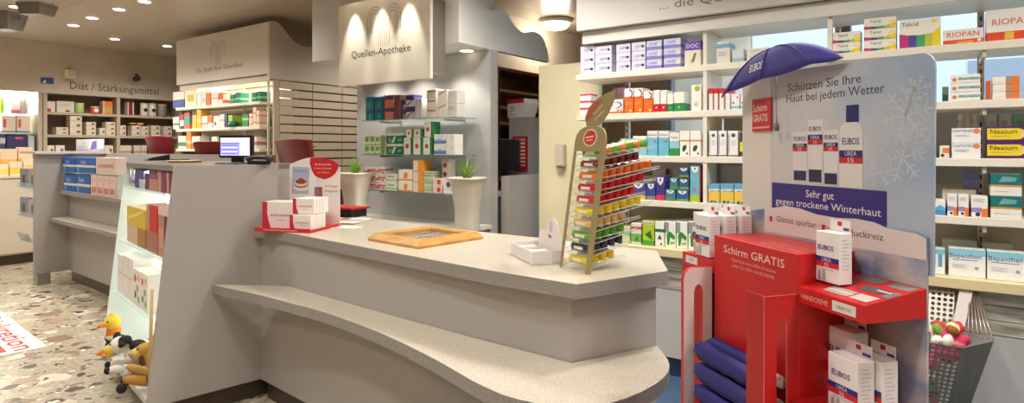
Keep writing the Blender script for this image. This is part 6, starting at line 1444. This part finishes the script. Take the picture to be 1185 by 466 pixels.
care_carton('skin_care_carton', .072, .044, .121, .109, .0775, .9385, 'white skin care carton standing behind the front one under the red tray')
care_carton('skin_care_carton', .070, .040, .158, .0355, .083, .9385, 'taller skin care carton in the back corner under the red tray')
# row on the left tray
for k, (x, y) in enumerate(((-.385, .006), (-.372, .050), (-.362, .094))):
    care_carton('skin_care_carton', .068, .036, .118, x, y, 1.1915, f'skin care carton in the pale row behind the red block, {("front", "middle", "last")[k]} of the row')
for k, (x, y) in enumerate(((-.444, .03), (-.441, .08))):
    care_carton('skin_care_carton', .05, .036, .118, x, y, 1.1915, f'skin care carton on the outer edge of the tray, {("first", "second")[k]} one behind the pale row')
# ---- open umbrella fixed before the poster
um = thing('open_umbrella', 'open violet blue umbrella fixed over the poster of the promotion stand', 'umbrella', (*SL(-.257, .15), 1.665), SA_)
UMB = M((54, 46, 134), .6); UMB2 = M((46, 38, 118), .6)
TLT = math.radians(-6.5); R_ = .236; HH = .088; FD = .045
mb = MB(); nr_, na = 10, 33; vs = []
def upt(rho, a):
    x = -R_ * math.cos(a) * rho; y = -FD * math.sin(a) * rho
    seg = a / (PI / 4); fr = seg - math.floor(seg)
    sag = .010 * rho ** 4 * math.sin(PI * fr)
    z = HH * (1 - rho ** 2.3) - sag * .6 + .025
    return (x * math.cos(TLT) + z * math.sin(TLT), y, -x * math.sin(TLT) + z * math.cos(TLT))
for i in range(nr_ + 1):
    for j in range(na): vs.append(upt(i / nr_, PI * j / (na - 1)))
for i in range(nr_):
    for j in range(na - 1):
        mb.add([vs[i * na + j], vs[(i + 1) * na + j], vs[(i + 1) * na + j + 1], vs[i * na + j + 1]], [(0, 1, 2, 3)], UMB, True)
cm_ = mb.build('canopy', um); 
bm = bmesh.new(); bm.from_mesh(cm_.data); bmesh.ops.remove_doubles(bm, verts=bm.verts[:], dist=1e-5); bm.to_mesh(cm_.data); bm.free()
so = cm_.modifiers.new('t', 'SOLIDIFY'); so.thickness = .0015
mb = MB()
for s_ in (1, 2, 3):
    a = PI * s_ / 4
    mb.tube([tuple(Vector(upt(i / 10, a)) + Vector((0, -.0012, .0006))) for i in range(11)], .0014, UMB2, 6)
mb.build('seam', cm_)
mb = MB(); p_ = Vector(upt(.86, PI * .44)); pr = Vector(upt(.86, PI * .56)); xd = (pr - p_).normalized(); up_ = (Vector(upt(.6, PI * .5)) - Vector(upt(.86, PI * .5))).normalized()
nn = xd.cross(up_)
pc = Vector(upt(.84, PI * .42)) + Vector((0, -.006, .002))
mb.text('*EUBOS', pc, xd, up_, .024, M((240, 238, 240)), 'L', width=.052); mb.build('lettering', cm_)
mb = MB()
for s_ in range(5):
    a = PI * s_ / 4
    mb.tube([tuple(Vector(upt(.12, a)) + Vector((0, 0, -.004))), tuple(Vector(upt(.6, a)) + Vector((0, 0, -.004))), tuple(Vector(upt(1.0, a)) + Vector((0, 0, -.003)))], .0012, STEEL, 6)
mb.build('ribs', um)
hx, hz = onS(903, 148, .15); sx2, sz2 = onS(900, 92, .15)
mb = MB(); mb.tube([(hx + .250, -.008, .09), (hx + .257, -.012, hz - 1.665 + .01)], .002, STEEL, 8); mb.build('shaft', um)
mb = MB(); mb.tube([(hx + .257, -.012, hz - 1.665 + .012), (hx + .258, -.012, hz - 1.665 - .008)], .0065, M((120, 120, 126), .3, .4), 10); mb.build('handle', um)
# ================================================================== CEILING LAMPS
lamps = []
def spot_lamp(x, y, label, e=45, group='recessed ceiling spots'):
    t = thing('ceiling_spot', label, 'ceiling spot', (x, y, 3.0), 0, group)
    MB().lathe([(.075, 0), (.075, -.003), (.058, -.006)], M((226, 220, 208), .4), 20).build('rim', t)
    MB().lathe([(.055, -.0062), (.05, -.008)], glow((255, 244, 224), 9), 20).build('lamp_glass', t)
    l = bpy.data.lights.new('spot_light', 'SPOT'); l.energy = e; l.color = (1, .96, .905); l.spot_size = math.radians(150); l.spot_blend = .9; l.shadow_soft_size = .12
    o = bpy.data.objects.new('spot_light', l); C.objects.link(o); o.parent = t; o.location = (0, 0, -.03)
    return t
vis = [(85, 29), (107, 20.6), (132.8, 45), (138, 10.6), (167.5, 1.5), (193.5, 53), (18, 7.5)]
nm = ['beside the hanging projector lamp', 'second in the slanting line from the projector lamp', 'low one above the diet lettering', 'third in the slanting line from the projector lamp', 'last in the slanting line, at the top edge', 'beside the emblem fascia corner', 'at the corner over the showcase']
for (px, py), n in zip(vis, nm):
    x, y = flat(px, py, 3.0); spot_lamp(x, y, 'bright recessed ceiling spot ' + n, 60)
k = 0
for x, y in ((-7.2, .9), (-5.6, .6), (-4.4, 1.4), (-3.0, .6), (-1.8, .9), (-.6, .2), (.6, 1.4), (1.6, .4), (-.5, 2.6), (.8, 2.7), (-1.8, 2.9), (-2.6, -1.0), (-.4, -1.2), (-4.8, -1.2), (1.2, -1.4), (-7.0, -1.2), (-5.4, 3.0), (-9.0, .4), (-5.2, 4.9), (-2.45, 3.2)):  # unseen spots; those by the drawers and cream partition added to brighten them
    spot_lamp(x, y, 'recessed ceiling spot put in to light the shop, out of view', 88 if (y > 2.4 and x > -2) or (x > .5 and y > 1) else 62, 'recessed spots out of view'); k += 1
# big round lamp
x, y = flat(643, 27.5, 2.95)
cl = thing('ceiling_lamp', 'round glowing opal ceiling lamp over the back office', 'ceiling lamp', (x, y, 3.0))
MB().lathe([(.19, 0), (.19, -.045), (.165, -.05)], M((226, 218, 204), .35), 28).build('rim', cl)
MB().lathe([(.163, -.0505), (.155, -.075), (.12, -.105), (.06, -.12), (.005, -.123)], glow((255, 246, 228), 5), 28).build('opal_shade', cl)
l = bpy.data.lights.new('lamp_light', 'POINT'); l.energy = 11; l.color = (1, .9, .76); l.shadow_soft_size = .16
o = bpy.data.objects.new('lamp_light', l); C.objects.link(o); o.parent = cl; o.location = (0, 0, -.22)
# sign spots, display wall downlights, showcase and shelf lights
for xx in (sx0 + .22, sx0 + .55, sx0 + .86):
    l = bpy.data.lights.new('sign_spot', 'SPOT'); l.energy = 42; l.color = (1, .94, .82); l.spot_size = math.radians(42); l.spot_blend = .7; l.shadow_soft_size = .015
    o = bpy.data.objects.new('sign_spot', l); C.objects.link(o); o.location = (xx, 3.20, 2.872); o.rotation_euler = (math.radians(10), 0, 0)
for xx, e_ in ((-4.2, 16), (-3.75, 16), (-3.28, 16)):
    l = bpy.data.lights.new('wall_downlight', 'SPOT'); l.energy = e_; l.color = (1, .95, .84); l.spot_size = math.radians(110); l.spot_blend = .6; l.shadow_soft_size = .04
    o = bpy.data.objects.new('wall_downlight', l); C.objects.link(o); o.location = (xx, 3.66, 2.30)
def area(loc, size, e, col, rot=(0, 0, 0), size_y=None, cam=False):
    l = bpy.data.lights.new('strip_light', 'AREA'); l.energy = e; l.color = col; l.size = size
    if size_y: l.shape = 'RECTANGLE'; l.size_y = size_y
    o = bpy.data.objects.new('strip_light', l); C.objects.link(o); o.location = loc; o.rotation_euler = rot
    return o
area((-10.37, 2.24, 2.235), .3, 14, (1, .98, .94), size_y=1.3)
p = G(-.61, .118); area((*p, 1.357), 1.05, 5, (.93, 1, .96), (math.radians(14), 0, GA), size_y=.03)
area((-7.1, 3.98, 2.25), 1.9, 8, (1, .93, .82), size_y=.2)
# hanging projector lamps
for i, (px, py, lb) in enumerate(((43, 9, 'grey projector lamp hanging on a rod near the ceiling spots'), (7, 27, 'grey projector lamp on a rod, cut by the picture edge'))):
    dx, dy = ray(px); dd = 6.2 if i == 0 else 6.6
    t = thing('projector_lamp', lb, 'lamp', (dd * dx, dd * dy, zat(py, dd)), math.radians(30), 'hanging projector lamps')
    mb = MB(); hz_ = .11; top_ = [(-.15, -.13), (.15, -.13), (.15, .13), (-.15, .13)]; bo = [(-.11, -.09), (.11, -.09), (.11, .09), (-.11, .09)]
    mb.add([(x, y, hz_) for x, y in top_] + [(x, y, -.08) for x, y in bo], [(0, 1, 2, 3), (7, 6, 5, 4)] + [(i_, 4 + i_, 4 + (i_ + 1) % 4, (i_ + 1) % 4) for i_ in range(4)], M((150, 146, 142), .35, .5)); mb.build('housing', t)
    MB().tube([(0, 0, .1105), (0, 0, 3.0 - zat(py, dd))], .014, STEEL, 10).build('rod', t)
    l = bpy.data.lights.new('uplight', 'SPOT'); l.energy = 60; l.color = (1, .92, .78); l.spot_size = math.radians(130); l.spot_blend = .8; l.shadow_soft_size = .08
    o = bpy.data.objects.new('uplight', l); C.objects.link(o); o.parent = t; o.location = (.06, 0, .13); o.rotation_euler = (PI, 0, 0)
    MB().tube([(-.19, 0, .02), (-.155, 0, .06)], .008, STEEL, 8).build('yoke', t); MB().tube([(.19, 0, .02), (.155, 0, .06)], .008, STEEL, 8).build('yoke', t)
# ================================================================== WORLD, CAMERA, OUTPUT
w = bpy.data.worlds.new('daylight'); S.world = w; w.use_nodes = True
bg = w.node_tree.nodes['Background']; bg.inputs[0].default_value = (.80, .90, 1.0, 1); bg.inputs[1].default_value = 3.6
cam = bpy.data.cameras.new('camera'); co_ = bpy.data.objects.new('camera', cam); C.objects.link(co_)
co_.location = (0, 0, EYE); co_.rotation_euler = (PI / 2, 0, YAW)
cam.sensor_width = 36; cam.lens = 36 * F / 1185; cam.shift_y = -(233 - HY) / 1185; cam.clip_start = .05
S.camera = co_
S.view_settings.view_transform = 'Standard'; S.view_settings.look = 'None'; S.view_settings.gamma = 1; S.view_settings.use_curve_mapping = False
S.view_settings.exposure = 0.58
S.cycles.use_denoising = True
S.cycles.max_bounces = 6; S.cycles.transparent_max_bounces = 24
